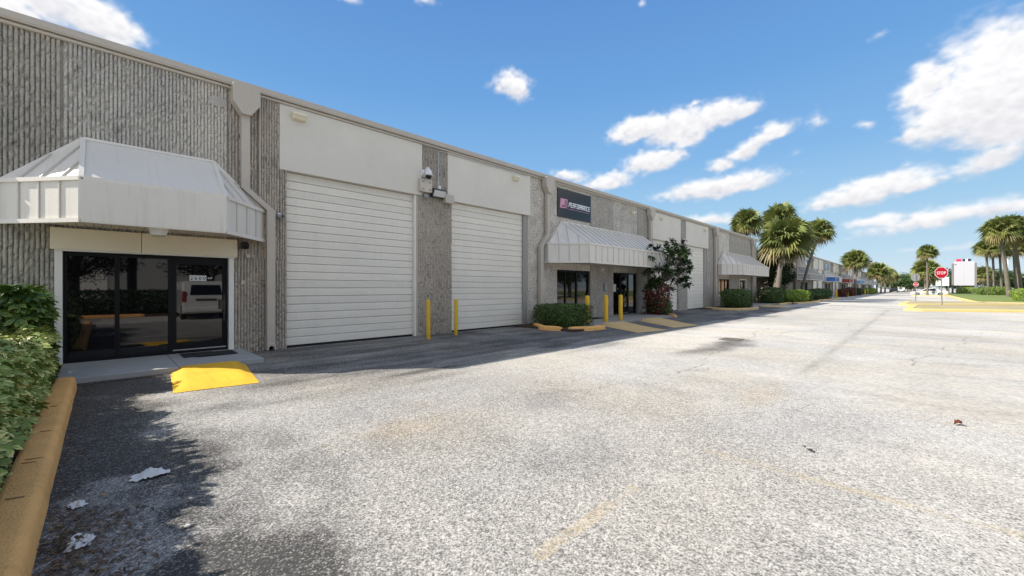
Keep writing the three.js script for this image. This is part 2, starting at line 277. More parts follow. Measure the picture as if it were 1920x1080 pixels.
// broken-rib concrete: every rib is modelled, with chipped crests; front at z = 0 .. 0.034
function ribs(x0, x1, y0, y1, tone, seed, depth = 0.045) {
  const pitch = 0.06, n = Math.max(1, Math.round((x1 - x0) / pitch)), w = (x1 - x0) / n, rows = Math.max(2, Math.round((y1 - y0) / 0.024));
  const prof = [[0.02, 0], [0.17, 0.03], [0.27, 0.93], [0.6, 1], [0.92, 0.93]], cols = n * prof.length, P = [], K = [], I = [];
  for (let j = 0; j <= rows; j++) {
    const y = y0 + (y1 - y0) * j / rows;
    for (let i = 0; i < n; i++) for (let q = 0; q < prof.length; q++) {
      const xx = x0 + (i + prof[q][0]) * w, chip = fbm(xx * 22 + seed, y * 16 + i * 3.7, 2), wob = (hash(i * 7 + seed, j * 5 + q) - 0.5);
      const crest = prof[q][1] * (1 - 0.85 * smooth(0.56, 0.74, chip)) + (hash(j + seed, i * 9 + q) - 0.5) * 0.24;
      P.push(xx + (prof[q][1] > 0.04 && prof[q][1] < 0.96 ? wob * 0.010 : 0), y + wob * 0.006, depth * crest);
      const a = fbm(xx * 1.1 + seed, y * 1.1, 3), s = vn(xx * 60, y * 60 + seed), e = smooth(0.62, 0.8, fbm(xx * 14, y * 5 + seed, 3));
      const k = (0.84 + 0.32 * (a - 0.5) + 0.34 * (s - 0.5) + 0.16 * (hash(i * 13 + q, j + seed) - 0.5)) * (1 - 0.25 * e);
      K.push(tone[0] * k * (1 + 0.04 * a), tone[1] * k, tone[2] * k * (1 - 0.05 * a));
    }
  }
  for (let j = 0; j < rows; j++) for (let i = 0; i < cols - 1; i++) { const a = j * cols + i, b = a + cols; I.push(a, a + 1, b + 1, a, b + 1, b); }
  const g = new THREE.BufferGeometry(); g.setAttribute('position', new THREE.Float32BufferAttribute(P, 3)); g.setAttribute('color', new THREE.Float32BufferAttribute(K, 3)); g.setIndex(I); g.computeVertexNormals();
  g.setAttribute('uv', new THREE.BufferAttribute(new Float32Array(P.length / 3 * 2), 2)); return g;
}
function ribPanel(b, x0, x1, y0, y1, tone, seed) {
  part(b, 'wall', box(x0, x1, y0, y1, -0.35, -0.006), concreteBox);
  const m = part(b, 'rib_facing', ribs(x0 + 0.004, x1 - 0.004, y0, y1, tone, seed), ribMat); m.userData.kind = 'stuff';
}

// a roll-up door: a dark backing and one mesh per slat
const slatTones = [doorWhite, mottled(0.82, 0.77, 0.68, 0.14, 131, 0.55, 0.1), mottled(0.795, 0.75, 0.665, 0.14, 133, 0.6, 0.12)];
function rollDoor(b, x0, x1, y1, z, count, jambs) {
  const d = part(b, 'garage_door', box(x0, x1, 0.02, y1, z - 0.05, z - 0.012), doorGroove, [(x0 + x1) / 2, 0.02, z]);
  const h = (y1 - 0.05) / count, R = rng(Math.round(x0 * 31));
  const w = x1 - x0 - 0.01, s = new THREE.Shape(), pr = [[0, 0.004], [0.035, 0.024], [0.34, 0.027], [0.36, 0.021], [0.385, 0.027], [0.64, 0.027], [0.66, 0.021], [0.685, 0.027], [0.925, 0.025], [0.962, 0.002]];
  s.moveTo(-0.01, 0); for (const [a, dd] of pr) s.lineTo(dd, a * h); s.lineTo(-0.01, 0.962 * h);
  const g = new THREE.ExtrudeGeometry(s, { depth: w, bevelEnabled: false }).rotateY(-Math.PI / 2).translate(w / 2, 0, 0);   // profile now faces +z
  wuv(g);
  for (let k = 0; k < count; k++) piece(d, 'slat', g, slatTones[Math.floor(R() * 3)], [(x0 + x1) / 2, 0.05 + k * h, z + (R() - 0.5) * 0.004]).rotation.set((R() - 0.5) * 0.03, (R() - 0.5) * 0.0014, 0);
  part(d, 'bottom_seal', box(x0 + 0.01, x1 - 0.01, 0.004, 0.048, z - 0.01, z + 0.02), rubber);
  if (jambs) {
    part(b, 'door_jamb', rbox(x1, x1 + 0.05, 0, y1, z, 0.012), whitePaint);
    part(b, 'door_jamb', rbox(x1 + 0.05, x1 + 0.13, 0, y1, z, -0.004), tan);
  }
  return d;
}
const headerPanel = (b, x0, x1, y0 = 4.42) => part(b, 'header_panel', rbox(x0, x1, y0, 6.03, -0.34, 0.05, 0.012), header);

// a standing-seam metal awning: fascia panels, battens, roof panels, seams, edge trim
function awning(b, cx, half, dx, p, side, yb, yt, yr, step, o = {}) {
  const F = (x, z, y) => V(x, y, z), pl = [[cx - half - dx, 0.04], ...(side ? [[cx - half - dx, side]] : []), [cx - half, p], [cx + half, p], ...(side ? [[cx + half + dx, side]] : []), [cx + half + dx, 0.04]];
  const A = V(cx - half, yr, 0.05), B = V(cx + half, yr, 0.05), rm = o.roofMat ?? awningMat, fm = o.fasciaMat ?? awningMat, tm = o.trimMat ?? awningTrim;
  const frame = [];                                          // edge trim
  for (let i = 0; i + 1 < pl.length; i++) {
    const [a, c] = [pl[i], pl[i + 1]];
    const out = V(c[1] - a[1], 0, -(c[0] - a[0])).normalize().negate();
    frame.push(bar(F(...a, yt), F(...c, yt), 0.07, 0.06, out), bar(F(...a, yb), F(...c, yb), 0.07, 0.06, out));
    if (i) frame.push(bar(F(...a, yb), F(...a, yt), 0.06, 0.06, out));
  }
  frame.push(bar(A, B, 0.08, 0.05), bar(F(...pl[0], yt), A, 0.06, 0.05), bar(F(...pl[pl.length - 1], yt), B, 0.06, 0.05));
  const iF = side ? 2 : 1; frame.push(bar(F(...pl[iF], yt), A, 0.07, 0.05), bar(F(...pl[iF + 1], yt), B, 0.07, 0.05));
  if (side) frame.push(bar(F(...pl[1], yt), A, 0.06, 0.04), bar(F(...pl[iF + 2], yt), B, 0.06, 0.04));
  const root = part(b, 'awning', merge(frame), tm, [cx, yb, 0.04]);
  for (let i = 0; i + 1 < pl.length; i++) {
    const a = pl[i], c = pl[i + 1], L = Math.hypot(c[0] - a[0], c[1] - a[1]), out = V(c[1] - a[1], 0, -(c[0] - a[0])).normalize().negate(), front = i === iF;
    const plain = front && o.plainFront, n = plain ? 1 : Math.max(1, Math.round(L / step)), up = V(0, 1, 0);
    const at = (t, y) => V(mix(a[0], c[0], t), y, mix(a[1], c[1], t));
    const top = (t) => front ? A.clone().lerp(B, t) : (a[0] + c[0]) / 2 < cx ? A : B;
    const rn = at(1, yt).sub(at(0, yt)).cross(top(front ? 1 : 0).clone().sub(at(0, yt))).normalize(); if (rn.y < 0) rn.negate();
    for (let k = 0; k < n; k++) {
      const gp = Math.min(0.011, (o.gap ?? 0.011)) / L, t0 = k / n, t1 = (k + 1) / n, g0 = t0 + (k ? gp : 0), g1 = t1 - (k < n - 1 ? gp : 0), fo = out.clone().multiplyScalar(plain ? 0.036 : -0.004);
      const q = plain ? [at(t0, yb - 0.02), at(t1, yb - 0.02), at(t1, yt - 0.02), at(t0, yt - 0.02)] : [at(g0, yb), at(g1, yb), at(g1, yt), at(g0, yt)];
      part(root, 'fascia_panel', slabOf(q.map((v) => v.add(fo)), out, 0.012), o.frontMat && (front ? t0 < (o.frontShare ?? 1) : i === iF - 1) ? o.frontMat : fm);
      const r = front ? [at(g0, yt), at(g1, yt), top(g1).clone(), top(g0).clone()] : [at(t0, yt), at(t1, yt), top(0).clone()];
      part(root, 'roof_panel', slabOf(r.map((v) => v.addScaledVector(rn, -0.004)), rn, 0.012), rm);
      if (k) {
        if (!o.noBattens) part(root, 'batten', bar(at(t0, yb + 0.02), at(t0, yt - 0.02), 0.02, o.batten ?? 0.03, out), o.battenMat ?? battenMat);
        if (front) part(root, 'seam', bar(at(t0, yt).addScaledVector(rn, 0.01), top(t0).clone().addScaledVector(rn, 0.01), 0.018, 0.034, rn), battenMat);
        else {                                               // on the hips the seams run straight up the slope until they meet the hip
          const base = at(t0, yt), T = top(0), e0 = at(0, yt), e1 = at(1, yt), ax = e1.clone().sub(e0), tt = clamp(T.clone().sub(e0).dot(ax) / ax.lengthSq(), 0, 1);
          const foot = e0.clone().addScaledVector(ax, tt), rise = T.clone().sub(foot), f = t0 < tt ? t0 / tt : (1 - t0) / (1 - tt + 1e-9);
          if (f > 0.1) part(root, 'seam', bar(base.clone().addScaledVector(rn, 0.01), base.clone().addScaledVector(rise, f * 0.97).addScaledVector(rn, 0.01), 0.018, 0.034, rn), battenMat);
        }
      }
    }
  }
  const depthAt = (x) => { const d = Math.abs(x - cx) - half; return d <= 0 ? p : mix(p, side || 0.04, clamp(d / dx)); };
  const x0 = cx - half - dx, x1 = cx + half + dx, m = o.boards ? Math.round((x1 - x0) / 0.115) : 12;
  for (let k = 0; k < m; k++) {
    const xa = mix(x0, x1, k / m) + 0.004, xb = mix(x0, x1, (k + 1) / m) - 0.004, za = depthAt(xa) - 0.03, zb = depthAt(xb) - 0.03;
    if (Math.min(za, zb) < 0.06) continue;
    part(root, 'soffit_board', slabOf([V(xa, yb + 0.02, 0.045), V(xb, yb + 0.02, 0.045), V(xb, yb + 0.02, zb), V(xa, yb + 0.02, za)], V(0, -1, 0), 0.012), o.soffitMat ?? tanLight);
  }
  return root;
}

// conductor head with a bent downspout; dir is the side to which it jogs
function downspout(b, x, dir, o = {}) {
  const y2 = o.y2 ?? 3.55, y3 = o.y3 ?? 3.1, jog = (o.jog ?? 0.52) * dir, r = 0.085;
  const shape = [[-0.26, 6.1], [-0.26, 5.72], [-r, 5.46], [r, 5.46], [0.26, 5.72], [0.26, 6.1]], s = new THREE.Shape(); shape.forEach(([a, c], i) => i ? s.lineTo(x + a, c) : s.moveTo(x + a, c));
  const head = part(b, 'downspout', wuv(new THREE.ExtrudeGeometry(s, { depth: 0.26, bevelEnabled: true, bevelSize: 0.008, bevelThickness: 0.008, bevelSegments: 1 }).translate(0, 0, 0.045)), tan, [x, 5.46, 0.04]);
  const z0 = 0.045, z1 = 0.2, seg = (xa, ya, xb, yb) => { const q = [V(xa - r, ya, z1), V(xa + r, ya, z1), V(xb + r, yb, z1), V(xb - r, yb, z1)]; return slabOf(q, V(0, 0, 1), z1 - z0); };
  part(head, 'pipe', seg(x, y2, x, 5.47), tan);
  part(head, 'pipe', seg(x + jog, y3, x, y2), tan);
  part(head, 'pipe', seg(x + jog, 0.14, x + jog, y3), tan);
  for (const [cx, y] of [[x, y2 + 0.12], [x + jog, y3 - 0.02], [x + jog, 1.52]]) part(head, 'strap', box(cx - r - 0.006, cx + r + 0.006, y - 0.012, y + 0.012, z0, z1 + 0.006), tan);
  const e = new THREE.Shape(); e.moveTo(x + jog - r - 0.01, 0.02); e.lineTo(x + jog - r - 0.01, 0.17); e.lineTo(x + jog + r + 0.01, 0.17); e.lineTo(x + jog + r + 0.01, 0.02); e.lineTo(x + jog + 0.06, 0.02); e.absarc(x + jog, 0.06, 0.06, 0, Math.PI, false); e.lineTo(x + jog - 0.06, 0.02);
  part(head, 'outlet', wuv(new THREE.ExtrudeGeometry(e, { depth: 0.2, bevelEnabled: false }).translate(0, 0, z0 - 0.004)), tan);
  part(head, 'outlet_back', box(x + jog - 0.07, x + jog + 0.07, 0.021, 0.13, z0, z0 + 0.03), rubber);
  return head;
}
// dark storefront: frame with panes; door leaves get a stile, a pull and a lock
function storefront(b, x0, x1, y0, y1, z, cuts, doors = []) {
  const fr = [box(x0, x1, y1 - 0.07, y1, z - 0.05, z + 0.03), box(x0, x1, y0, y0 + 0.06, z - 0.05, z + 0.03)], xs = [x0, ...cuts, x1];
  xs.forEach((x, i) => { const w = i === 0 || i === xs.length - 1 ? 0.05 : 0.035; fr.push(box(Math.max(x0, x - w), Math.min(x1, x + w), y0 + 0.06, y1 - 0.07, z - 0.05, z + 0.029)); });
  const s = part(b, 'storefront', merge(fr), blackFrame, [(x0 + x1) / 2, y0, z]);
  for (let i = 0; i + 1 < xs.length; i++) {
    let a = xs[i] + 0.036, c = xs[i + 1] - 0.036, lo = y0 + 0.06, hi = y1 - 0.07;
    if (doors.includes(i)) {
      const st = 0.065;
      const leaf = part(s, 'door', merge([box(a, a + st, lo, hi, z - 0.03, z + 0.012), box(c - st, c, lo, hi, z - 0.03, z + 0.012), box(a + st, c - st, hi - 0.1, hi, z - 0.03, z + 0.012), box(a + st, c - st, lo, lo + 0.16, z - 0.03, z + 0.012)]), blackFrame);
      void leaf;
      part(s, 'door_handle', merge([rbox(c - st - 0.06, c - 0.01, lo + 0.86, lo + 1.08, z + 0.012, z + 0.05), box(c - 0.05, c - 0.025, lo + 0.6, lo + 1.2, z + 0.05, z + 0.07)]), darkMetal);
      part(s, 'lock', new THREE.CylinderGeometry(0.018, 0.018, 0.014, 14).rotateX(Math.PI / 2).translate(c - 0.03, lo + 0.78, z + 0.02), metal);
      part(s, 'threshold', rbox(a, c, y0 + 0.061, y0 + 0.085, z + 0.012, z + 0.04, 0.003), metal);
      a += st; c -= st; hi -= 0.1; lo += 0.16;
    }
    part(s, 'pane', box(a, c, lo, hi, z - 0.02, z - 0.01), glass);
  }
  return s;
}

// ---------- the near warehouse building ----------
const TONE = [0.49, 0.46, 0.405], PALE = [0.66, 0.63, 0.57], BROWN = [0.545, 0.49, 0.425];
const wh = thing('warehouse_building', 'long grey concrete warehouse with white roll-up doors, pale awnings and the number 2600', 'building', [21.7, 0, 0]);
function shell(b, x0, x1, depth) {
  part(b, 'building_body', box(x0, x1, 0, 6.0, -depth, -0.36), concreteBox);
  part(b, 'roof_coping', merge([rbox(x0 - 0.03, x1 + 0.1, 6.12, 6.25, -0.45, 0.15, 0.012), box(x0 - 0.03, x1 + 0.1, 6.098, 6.119, 0.1, 0.146), box(x0 - 0.03, x0 + 0.2, 6.12, 6.248, -depth - 0.1, -0.45), box(x1 - 0.2, x1 + 0.1, 6.12, 6.248, -depth - 0.1, -0.45)]), tan);
  part(b, 'roof_trim', merge([box(x0, x1, 6.034, 6.12, -0.35, 0.03), rbox(x0 - 0.03, x1 + 0.03, 6.036, 6.085, 0.02, 0.09, 0.008)]), tanLight);
  part(b, 'roof', box(x0 + 0.2, x1 - 0.2, 6.0, 6.1, -depth, -0.46), slabPale);
}
shell(wh, -1.45, 45, 24);
// entrance bay
ribPanel(wh, -1.45, -0.6, 0, 2.2, TONE, 1); ribPanel(wh, -1.45, -0.525, 2.2, 6.033, TONE, 2);
part(wh, 'wall', box(-0.525, -0.5, 2.2, 6.033, -0.35, -0.01), concreteBox);
ribPanel(wh, -0.5, 2.01, 2.2, 6.033, PALE, 3);
ribPanel(wh, 2.03, 2.60, 2.2, 6.033, BROWN, 4); ribPanel(wh, 2.62, 3.08, 2.2, 6.033, BROWN, 5);
part(wh, 'wall', box(2.01, 2.03, 2.2, 6.033, -0.35, -0.02), concreteBox); part(wh, 'wall', box(2.60, 2.62, 2.2, 6.033, -0.35, -0.02), concreteBox);
ribPanel(wh, 2.14, 3.25, 0, 2.2, BROWN, 6); ribPanel(wh, 3.08, 3.25, 2.2, 4.42, BROWN, 7);
part(wh, 'patch', slabOf([V(1.66, 5.72, 0.045), V(1.70, 5.58, 0.045), V(1.86, 5.55, 0.045), V(2.0, 5.6, 0.045), V(2.0, 5.76, 0.045), V(1.8, 5.8, 0.045)], V(0, 0, 1), 0.03), mottled(0.46, 0.43, 0.40, 0.3, 171, 0.95)).userData.label = 'smooth filled patch';
part(wh, 'conduit', cyl(2.655, 0.06, 3.72, 6.04, 0.022, 0.022, 10), tan);
part(wh, 'lintel_panel', rbox(-0.65, 0.565, 2.205, 2.6, 0.04, 0.12, 0.008), beige); part(wh, 'lintel_panel', rbox(0.572, 2.19, 2.205, 2.6, 0.04, 0.12, 0.008), beige);
part(wh, 'lintel_edge', box(-0.6, 2.16, 2.18, 2.204, -0.2, 0.1), whitePaint);
part(wh, 'entrance_jamb', rbox(-0.6, -0.5, 0.1, 2.18, -0.2, 0.06), whitePaint); part(wh, 'entrance_jamb', rbox(2.04, 2.14, 0.1, 2.18, -0.2, 0.06), whitePaint);
for (let k = 0; k < 9; k++) part(wh, 'jamb_bolt', new THREE.CylinderGeometry(0.012, 0.012, 0.02, 8).rotateZ(Math.PI / 2).translate(2.145, 0.25 + k * 0.22, 0.03), darkMetal);
const sf = storefront(wh, -0.5, 2.04, 0.1, 2.18, -0.08, [0.22, 1.03], [2]);
// number plate on the door glass
function canvas(w, h, draw) { const c = document.createElement('canvas'); c.width = w; c.height = h; const x = c.getContext('2d'); draw(x, w, h); const t = new THREE.CanvasTexture(c); t.colorSpace = THREE.SRGBColorSpace; t.magFilter = THREE.LinearFilter; return t; }
function printed(x0, x1, y0, y1, z, t, rough = 0.5) { const g = new THREE.PlaneGeometry(x1 - x0, y1 - y0).translate((x0 + x1) / 2, (y0 + y1) / 2, z); return [g, new THREE.MeshStandardMaterial({ map: t, roughness: rough })]; }
for (let k = 0; k < 4; k++) {
  const x = 1.352 + k * 0.075, [g, m] = printed(x, x + 0.07, 1.66, 1.775, -0.083, canvas(64, 104, (c, w, h) => { c.fillStyle = '#e6e6e2'; c.fillRect(0, 0, w, h); c.fillStyle = '#0a0a0a'; c.font = 'bold 96px sans-serif'; c.textAlign = 'center'; c.textBaseline = 'middle'; c.save(); c.translate(w / 2, h / 2 + 4); c.scale(0.86, 1); c.fillText('2600'[k], 0, 0); c.restore(); }));
  part(sf, 'number_plate', g, m);
}
{ const s = new THREE.Shape(); [[1.665, 1.72], [1.69, 1.745], [1.69, 1.732], [1.735, 1.732], [1.735, 1.762], [1.76, 1.722], [1.72, 1.69], [1.72, 1.707], [1.69, 1.707], [1.69, 1.695]].forEach(([x, y], i) => i ? s.lineTo(x, y) : s.moveTo(x, y)); part(sf, 'sticker', new THREE.ShapeGeometry(s).translate(0, 0, -0.083), std(0.4, 0.4, 0.4, 0.6)); }
awning(wh, 0.76, 1.0, 0.99, 1.28, 0, 2.63, 3.33, 4.3, 0.4, { plainFront: true, boards: true, batten: 0.035 });
// garage bays
headerPanel(wh, 3.08, 7.14); headerPanel(wh, 8.13, 12.22);
rollDoor(wh, 3.25, 6.89, 4.42, -0.13, 21, true); rollDoor(wh, 8.31, 11.88, 4.42, -0.13, 21, false);
part(wh, 'door_jamb', rbox(11.88, 12.1, 0, 4.42, -0.33, -0.02), std(0.33, 0.315, 0.29, 0.8));
ribPanel(wh, 7.02, 8.31, 0, 4.42, BROWN, 8); ribPanel(wh, 7.14, 8.13, 4.42, 6.033, BROWN, 9);
part(wh, 'wall', box(12.1, 14.0, 0, 4.42, -0.35, 0), pebble); part(wh, 'wall', box(12.22, 14.0, 4.42, 6.033, -0.35, 0), pebble);
// shop bay
part(wh, 'wall', box(14.0, 16.56, 2.31, 6.033, -0.35, -0.03), pebblePale); part(wh, 'wall', box(16.56, 18.64, 0, 6.033, -0.35, 0), fluted);
part(wh, 'wall', box(18.64, 21.19, 2.31, 6.033, -0.35, -0.02), flutedPale); part(wh, 'wall', box(21.19, 23.1, 0, 4.42, -0.35, 0.004), fluted); part(wh, 'wall', box(21.19, 22.94, 4.42, 6.033, -0.35, 0.002), fluted);
storefront(wh, 14.0, 16.56, 0.1, 2.31, -0.12, [14.72, 15.55], [2]); storefront(wh, 18.64, 21.19, 0.1, 2.31, -0.12, [19.5, 20.35], [1]);
awning(wh, 18, 3.73, 1.22, 1.5, 0.33, 2.58, 3.35, 4.41, 0.47);
headerPanel(wh, 22.94, 26.98); headerPanel(wh, 27.86, 32.02);
rollDoor(wh, 23.1, 26.75, 4.42, -0.13, 18, false); rollDoor(wh, 28.22, 31.4, 4.42, -0.13, 18, false);
part(wh, 'wall', box(26.75, 28.22, 0, 4.42, -0.35, 0), fluted); part(wh, 'wall', box(26.98, 27.86, 4.42, 6.033, -0.35, 0), fluted);
part(wh, 'door_jamb', rbox(31.4, 31.8, 0, 4.42, -0.33, -0.02), std(0.33, 0.315, 0.29, 0.8));
part(wh, 'wall', box(31.8, 34.4, 0, 4.42, -0.35, 0), fluted); part(wh, 'wall', box(32.02, 34.4, 4.42, 6.033, -0.35, 0), fluted);
// second shop bay
part(wh, 'wall', box(34.4, 37.0, 0, 0.75, -0.35, -0.02), fluted); part(wh, 'wall', box(34.4, 37.0, 2.22, 6.033, -0.35, -0.02), pebblePale); part(wh, 'wall', box(37.0, 39.6, 0, 6.033, -0.35, 0), fluted);
part(wh, 'wall', box(39.6, 41.6, 2.3, 6.033, -0.35, 0.002), fluted); part(wh, 'wall', box(41.6, 45, 0, 6.033, -0.35, 0), fluted);
storefront(wh, 34.4, 37.0, 0.75, 2.22, -0.1, [35.25, 36.1]); const d3 = storefront(wh, 39.72, 41.48, 0.1, 2.2, -0.1, [40.3], [1]);
part(wh, 'entrance_jamb', merge([rbox(39.6, 39.72, 0.1, 2.3, -0.2, 0.05), rbox(41.48, 41.6, 0.1, 2.3, -0.2, 0.05), rbox(39.72, 41.48, 2.2, 2.3, -0.2, 0.05)]), whitePaint);
awning(wh, 39.1, 3.8, 1.22, 1.5, 0.33, 2.58, 3.35, 4.41, 0.47);
downspout(wh, 2.34, 1, { y2: 3.8, y3: 3.35 }); downspout(wh, 13.2, -1, { y2: 3.75, y3: 3.2, jog: 0.42 }); downspout(wh, 22.5, 1, { jog: 0.02, y2: 3.0, y3: 2.9 }); downspout(wh, 33.3, 1, { jog: 0.02, y2: 3.0, y3: 2.9 }); downspout(wh, 43.3, 1, { jog: 0.02, y2: 3.0, y3: 2.9 });

// ---------- the far warehouse building ----------
const far = thing('warehouse_building', 'far grey warehouse row beyond the palms, its awnings carrying blue and red banners', 'building', [120, 0, 0]);
{
  shell(far, 62, 196, 20);
  part(far, 'wall', box(61.6, 62.6, 0, 6.0, -0.9, 0.22), pebble);
  const farAwn = mottled(0.55, 0.54, 0.53, 0.1, 191, 0.5, 0.1), farDark = mottled(0.33, 0.32, 0.31, 0.1, 193, 0.6, 0.1), blue = std(0.03, 0.12, 0.36, 0.6), red = std(0.32, 0.04, 0.035, 0.6), sky = std(0.12, 0.28, 0.55, 0.6);
  const shops = [62, 84.5, 104.5, 127, 149, 171], gar = [75, 95, 117.5, 139.5, 161.5, 183.5];
  shops.forEach((x, i) => {
    const e = gar[i], c = (x + e) / 2, w = e - x;
    part(far, 'wall', box(x + (i ? 0 : 0.6), c - 2.6, 0, 6.033, -0.35, 0), fluted); part(far, 'wall', box(c + 2.6, e, 0, 6.033, -0.35, 0), fluted); part(far, 'wall', box(c - 2.6, c + 2.6, 2.3, 6.033, -0.35, 0.01), i % 2 ? pebble : flutedPale);
    part(far, 'wall', box(c - 0.5, c + 0.6, 0, 2.3, -0.35, 0.01), fluted);
    storefront(far, c - 2.6, c - 0.5, 0.1, 2.3, -0.1, [c - 1.5], [1]); storefront(far, c + 0.6, c + 2.6, 0.1, 2.3, -0.1, [c + 1.6], [0]);
    awning(far, c, w / 2 - 1.6, 1.2, 1.5, 0.33, 2.58, 3.35, 4.41, i > 2 ? 3 : 0.9, { noBattens: i > 0, roofMat: i ? farAwn : farDark, fasciaMat: i === 1 ? farAwn : i ? farAwn : farDark, frontMat: [undefined, blue, red, sky, undefined, undefined][i], frontShare: [0, 0.55, 0.6, 0.7, 0, 0][i] });
    const g0 = e, g1 = i + 1 < shops.length ? shops[i + 1] : 196, m = (g0 + g1) / 2;
    headerPanel(far, g0 + 0.2, m - 0.4); headerPanel(far, m + 0.4, g1 - 0.2);
    part(far, 'wall', box(m - 0.4, m + 0.4, 0, 6.033, -0.35, 0), fluted); part(far, 'wall', box(g0, g0 + 0.2, 0, 6.033, -0.35, 0), fluted); part(far, 'wall', box(g1 - 0.2, g1, 0, 6.033, -0.35, 0), fluted);
    rollDoor(far, g0 + 0.2, m - 0.4, 4.42, -0.13, 9, false); rollDoor(far, m + 0.4, g1 - 0.2, 4.42, -0.13, 9, false);
    downspout(far, g0 - 0.6, 1, { jog: 0.02, y2: 3, y3: 2.9 });
  });
}
// boards fixed on the far facade
function board(x0, x1, y0, y1, z, t, label, frameMat = whitePaint) {
  const s = thing('wall_sign', label, 'sign', [(x0 + x1) / 2, y0, z]);
  part(s, 'sign_board', rbox(x0, x1, y0, y1, z, z + 0.05, 0.006), frameMat);
  const [g, m] = printed(x0 + 0.01, x1 - 0.01, y0 + 0.01, y1 - 0.01, z + 0.054, t, 0.4); part(s, 'sign_face', g, m); return s;
}
board(69.2, 71.8, 4.75, 5.75, 0.02, canvas(128, 64, (c, w, h) => { c.fillStyle = '#e8eaf0'; c.fillRect(0, 0, w, h); c.fillStyle = '#27408f'; c.fillRect(30, 12, 62, 24); c.fillRect(42, 36, 40, 16); c.fillStyle = '#b03038'; c.fillRect(96, 20, 12, 18); }), 'white sign with a blue mark on the far facade above the dark awning');
board(86.5, 90.5, 4.6, 5.8, 0.02, canvas(128, 64, (c, w, h) => { c.fillStyle = '#6d93b8'; c.fillRect(0, 0, w, h); c.fillStyle = '#dfe8f0'; c.fillRect(10, 14, 60, 10); c.fillRect(10, 36, 46, 8); }), 'light blue sign on the far facade above the blue banner');
board(107.5, 111, 4.5, 5.8, 0.02, canvas(128, 64, (c, w, h) => { c.fillStyle = '#d9d4ce'; c.fillRect(0, 0, w, h); c.fillStyle = '#a4472f'; c.fillRect(14, 10, 100, 44); }), 'rust red sign on the far facade above the red banners');

// the shop sign with its lettering
{
  const t = canvas(1024, 504, (c, w, h) => {
    c.fillStyle = '#0d1118'; c.fillRect(0, 0, w, h);
    c.save(); c.transform(1, 0, -0.13, 1, 40, 0);
    c.fillStyle = '#c98ca4'; c.fillRect(66, 172, 208, 172); c.fillStyle = '#0d1118'; c.fillRect(196, 192, 18, 120); c.fillRect(116, 296, 98, 20); c.fillRect(234, 192, 18, 150); c.fillRect(196, 332, 56, 12);
    c.fillStyle = '#dba9bb'; for (let k = 0; k < 3; k++) c.fillRect(88 + k * 30, 186, 6, 100);
    c.restore();
    // squared block letters drawn as strokes on a 4 x 6 grid
    const L = { P: [[0, 6, 0, 0, 4, 0, 4, 3, 0, 3]], E: [[4, 0, 0, 0, 0, 6, 4, 6], [0, 3, 3.4, 3]], R: [[0, 6, 0, 0, 4, 0, 4, 3, 0, 3], [2, 3, 4, 6]], F: [[0, 6, 0, 0, 4, 0], [0, 3, 3.4, 3]], O: [[0, 0, 4, 0, 4, 6, 0, 6, 0, 0]], M: [[0, 6, 0, 0, 2, 3, 4, 0, 4, 6]], A: [[0, 6, 0, 0, 4, 0, 4, 6], [0, 3.6, 4, 3.6]], N: [[0, 6, 0, 0, 4, 0, 4, 6]], C: [[4, 0, 0, 0, 0, 6, 4, 6]] };
    c.strokeStyle = '#f2f2f4'; c.lineWidth = 14; c.lineJoin = 'miter'; c.lineCap = 'square';
    let x = 322; for (const ch of 'PERFORMANCE') { for (const s of L[ch]) { c.beginPath(); for (let k = 0; k < s.length; k += 2) { const px = x + s[k] * 9.6 + (6 - s[k + 1]) * 2.2, py = 222 + s[k + 1] * 12.4; k ? c.lineTo(px, py) : c.moveTo(px, py); } c.stroke(); } x += 62; }
    c.fillStyle = '#c58299'; const R = rng(5); let q = 318; while (q < 985) { const l = 6 + R() * 14; c.fillRect(q, 332, l, 12); q += l + 4 + (R() < 0.14 ? 12 : 0); }
  });
  const s = thing('wall_sign', 'dark shop sign with pink logo and white PERFORMANCE lettering above the awning', 'sign', [15.27, 4.63, -0.028]);
  part(s, 'sign_board', rbox(13.99, 16.55, 4.63, 5.89, -0.028, 0.03, 0.006), std(0.012, 0.014, 0.02, 0.3));
  const [g, m] = printed(14.0, 16.54, 4.64, 5.88, 0.034, t, 0.12); part(s, 'sign_face', g, m);
}

// ---------- fittings on the wall ----------
function wallLight(x, y, z, label, s = 1) {
  const o = thing('wall_light', label, 'light', [x, y, z], undefined);
  const sh = new THREE.Shape(); [[0, 0], [0.10, 0.03], [0.16, 0.13], [0.15, 0.17], [0, 0.17]].forEach(([a, c], i) => i ? sh.lineTo(a * s, c * s) : sh.moveTo(0, 0));
  const g = wuv(new THREE.ExtrudeGeometry(sh, { depth: 0.3 * s, bevelEnabled: true, bevelSize: 0.006, bevelThickness: 0.006, bevelSegments: 1 }).rotateY(-Math.PI / 2).translate(x + 0.15 * s, y, z + 0.006));
  part(o, 'housing', g, beige);
  part(o, 'lens', slabOf([V(x - 0.13 * s, y + 0.012, z + 0.06 * s), V(x + 0.13 * s, y + 0.012, z + 0.06 * s), V(x + 0.13 * s, y + 0.1 * s, z + 0.162 * s), V(x - 0.13 * s, y + 0.1 * s, z + 0.162 * s)], V(0, -0.6, 0.8).normalize(), 0.006), std(0.7, 0.66, 0.55, 0.25));
}
wallLight(3.5, 5.7, 0.05, 'small beige wall light at the top left of the header over the first roll-up door');
wallLight(11.33, 5.66, 0.05, 'small beige wall light at the right end of the header beside the dark shop sign', 0.9);
wallLight(24.0, 5.62, 0.05, 'small beige wall light on the header behind the leafy shrub', 0.9); wallLight(31.2, 5.62, 0.05, 'small beige wall light on the header by the second awning bay', 0.9);
wallLight(20.6, 5.55, 0.0, 'small beige wall light on bare ribbed concrete above the shop awning', 0.9);
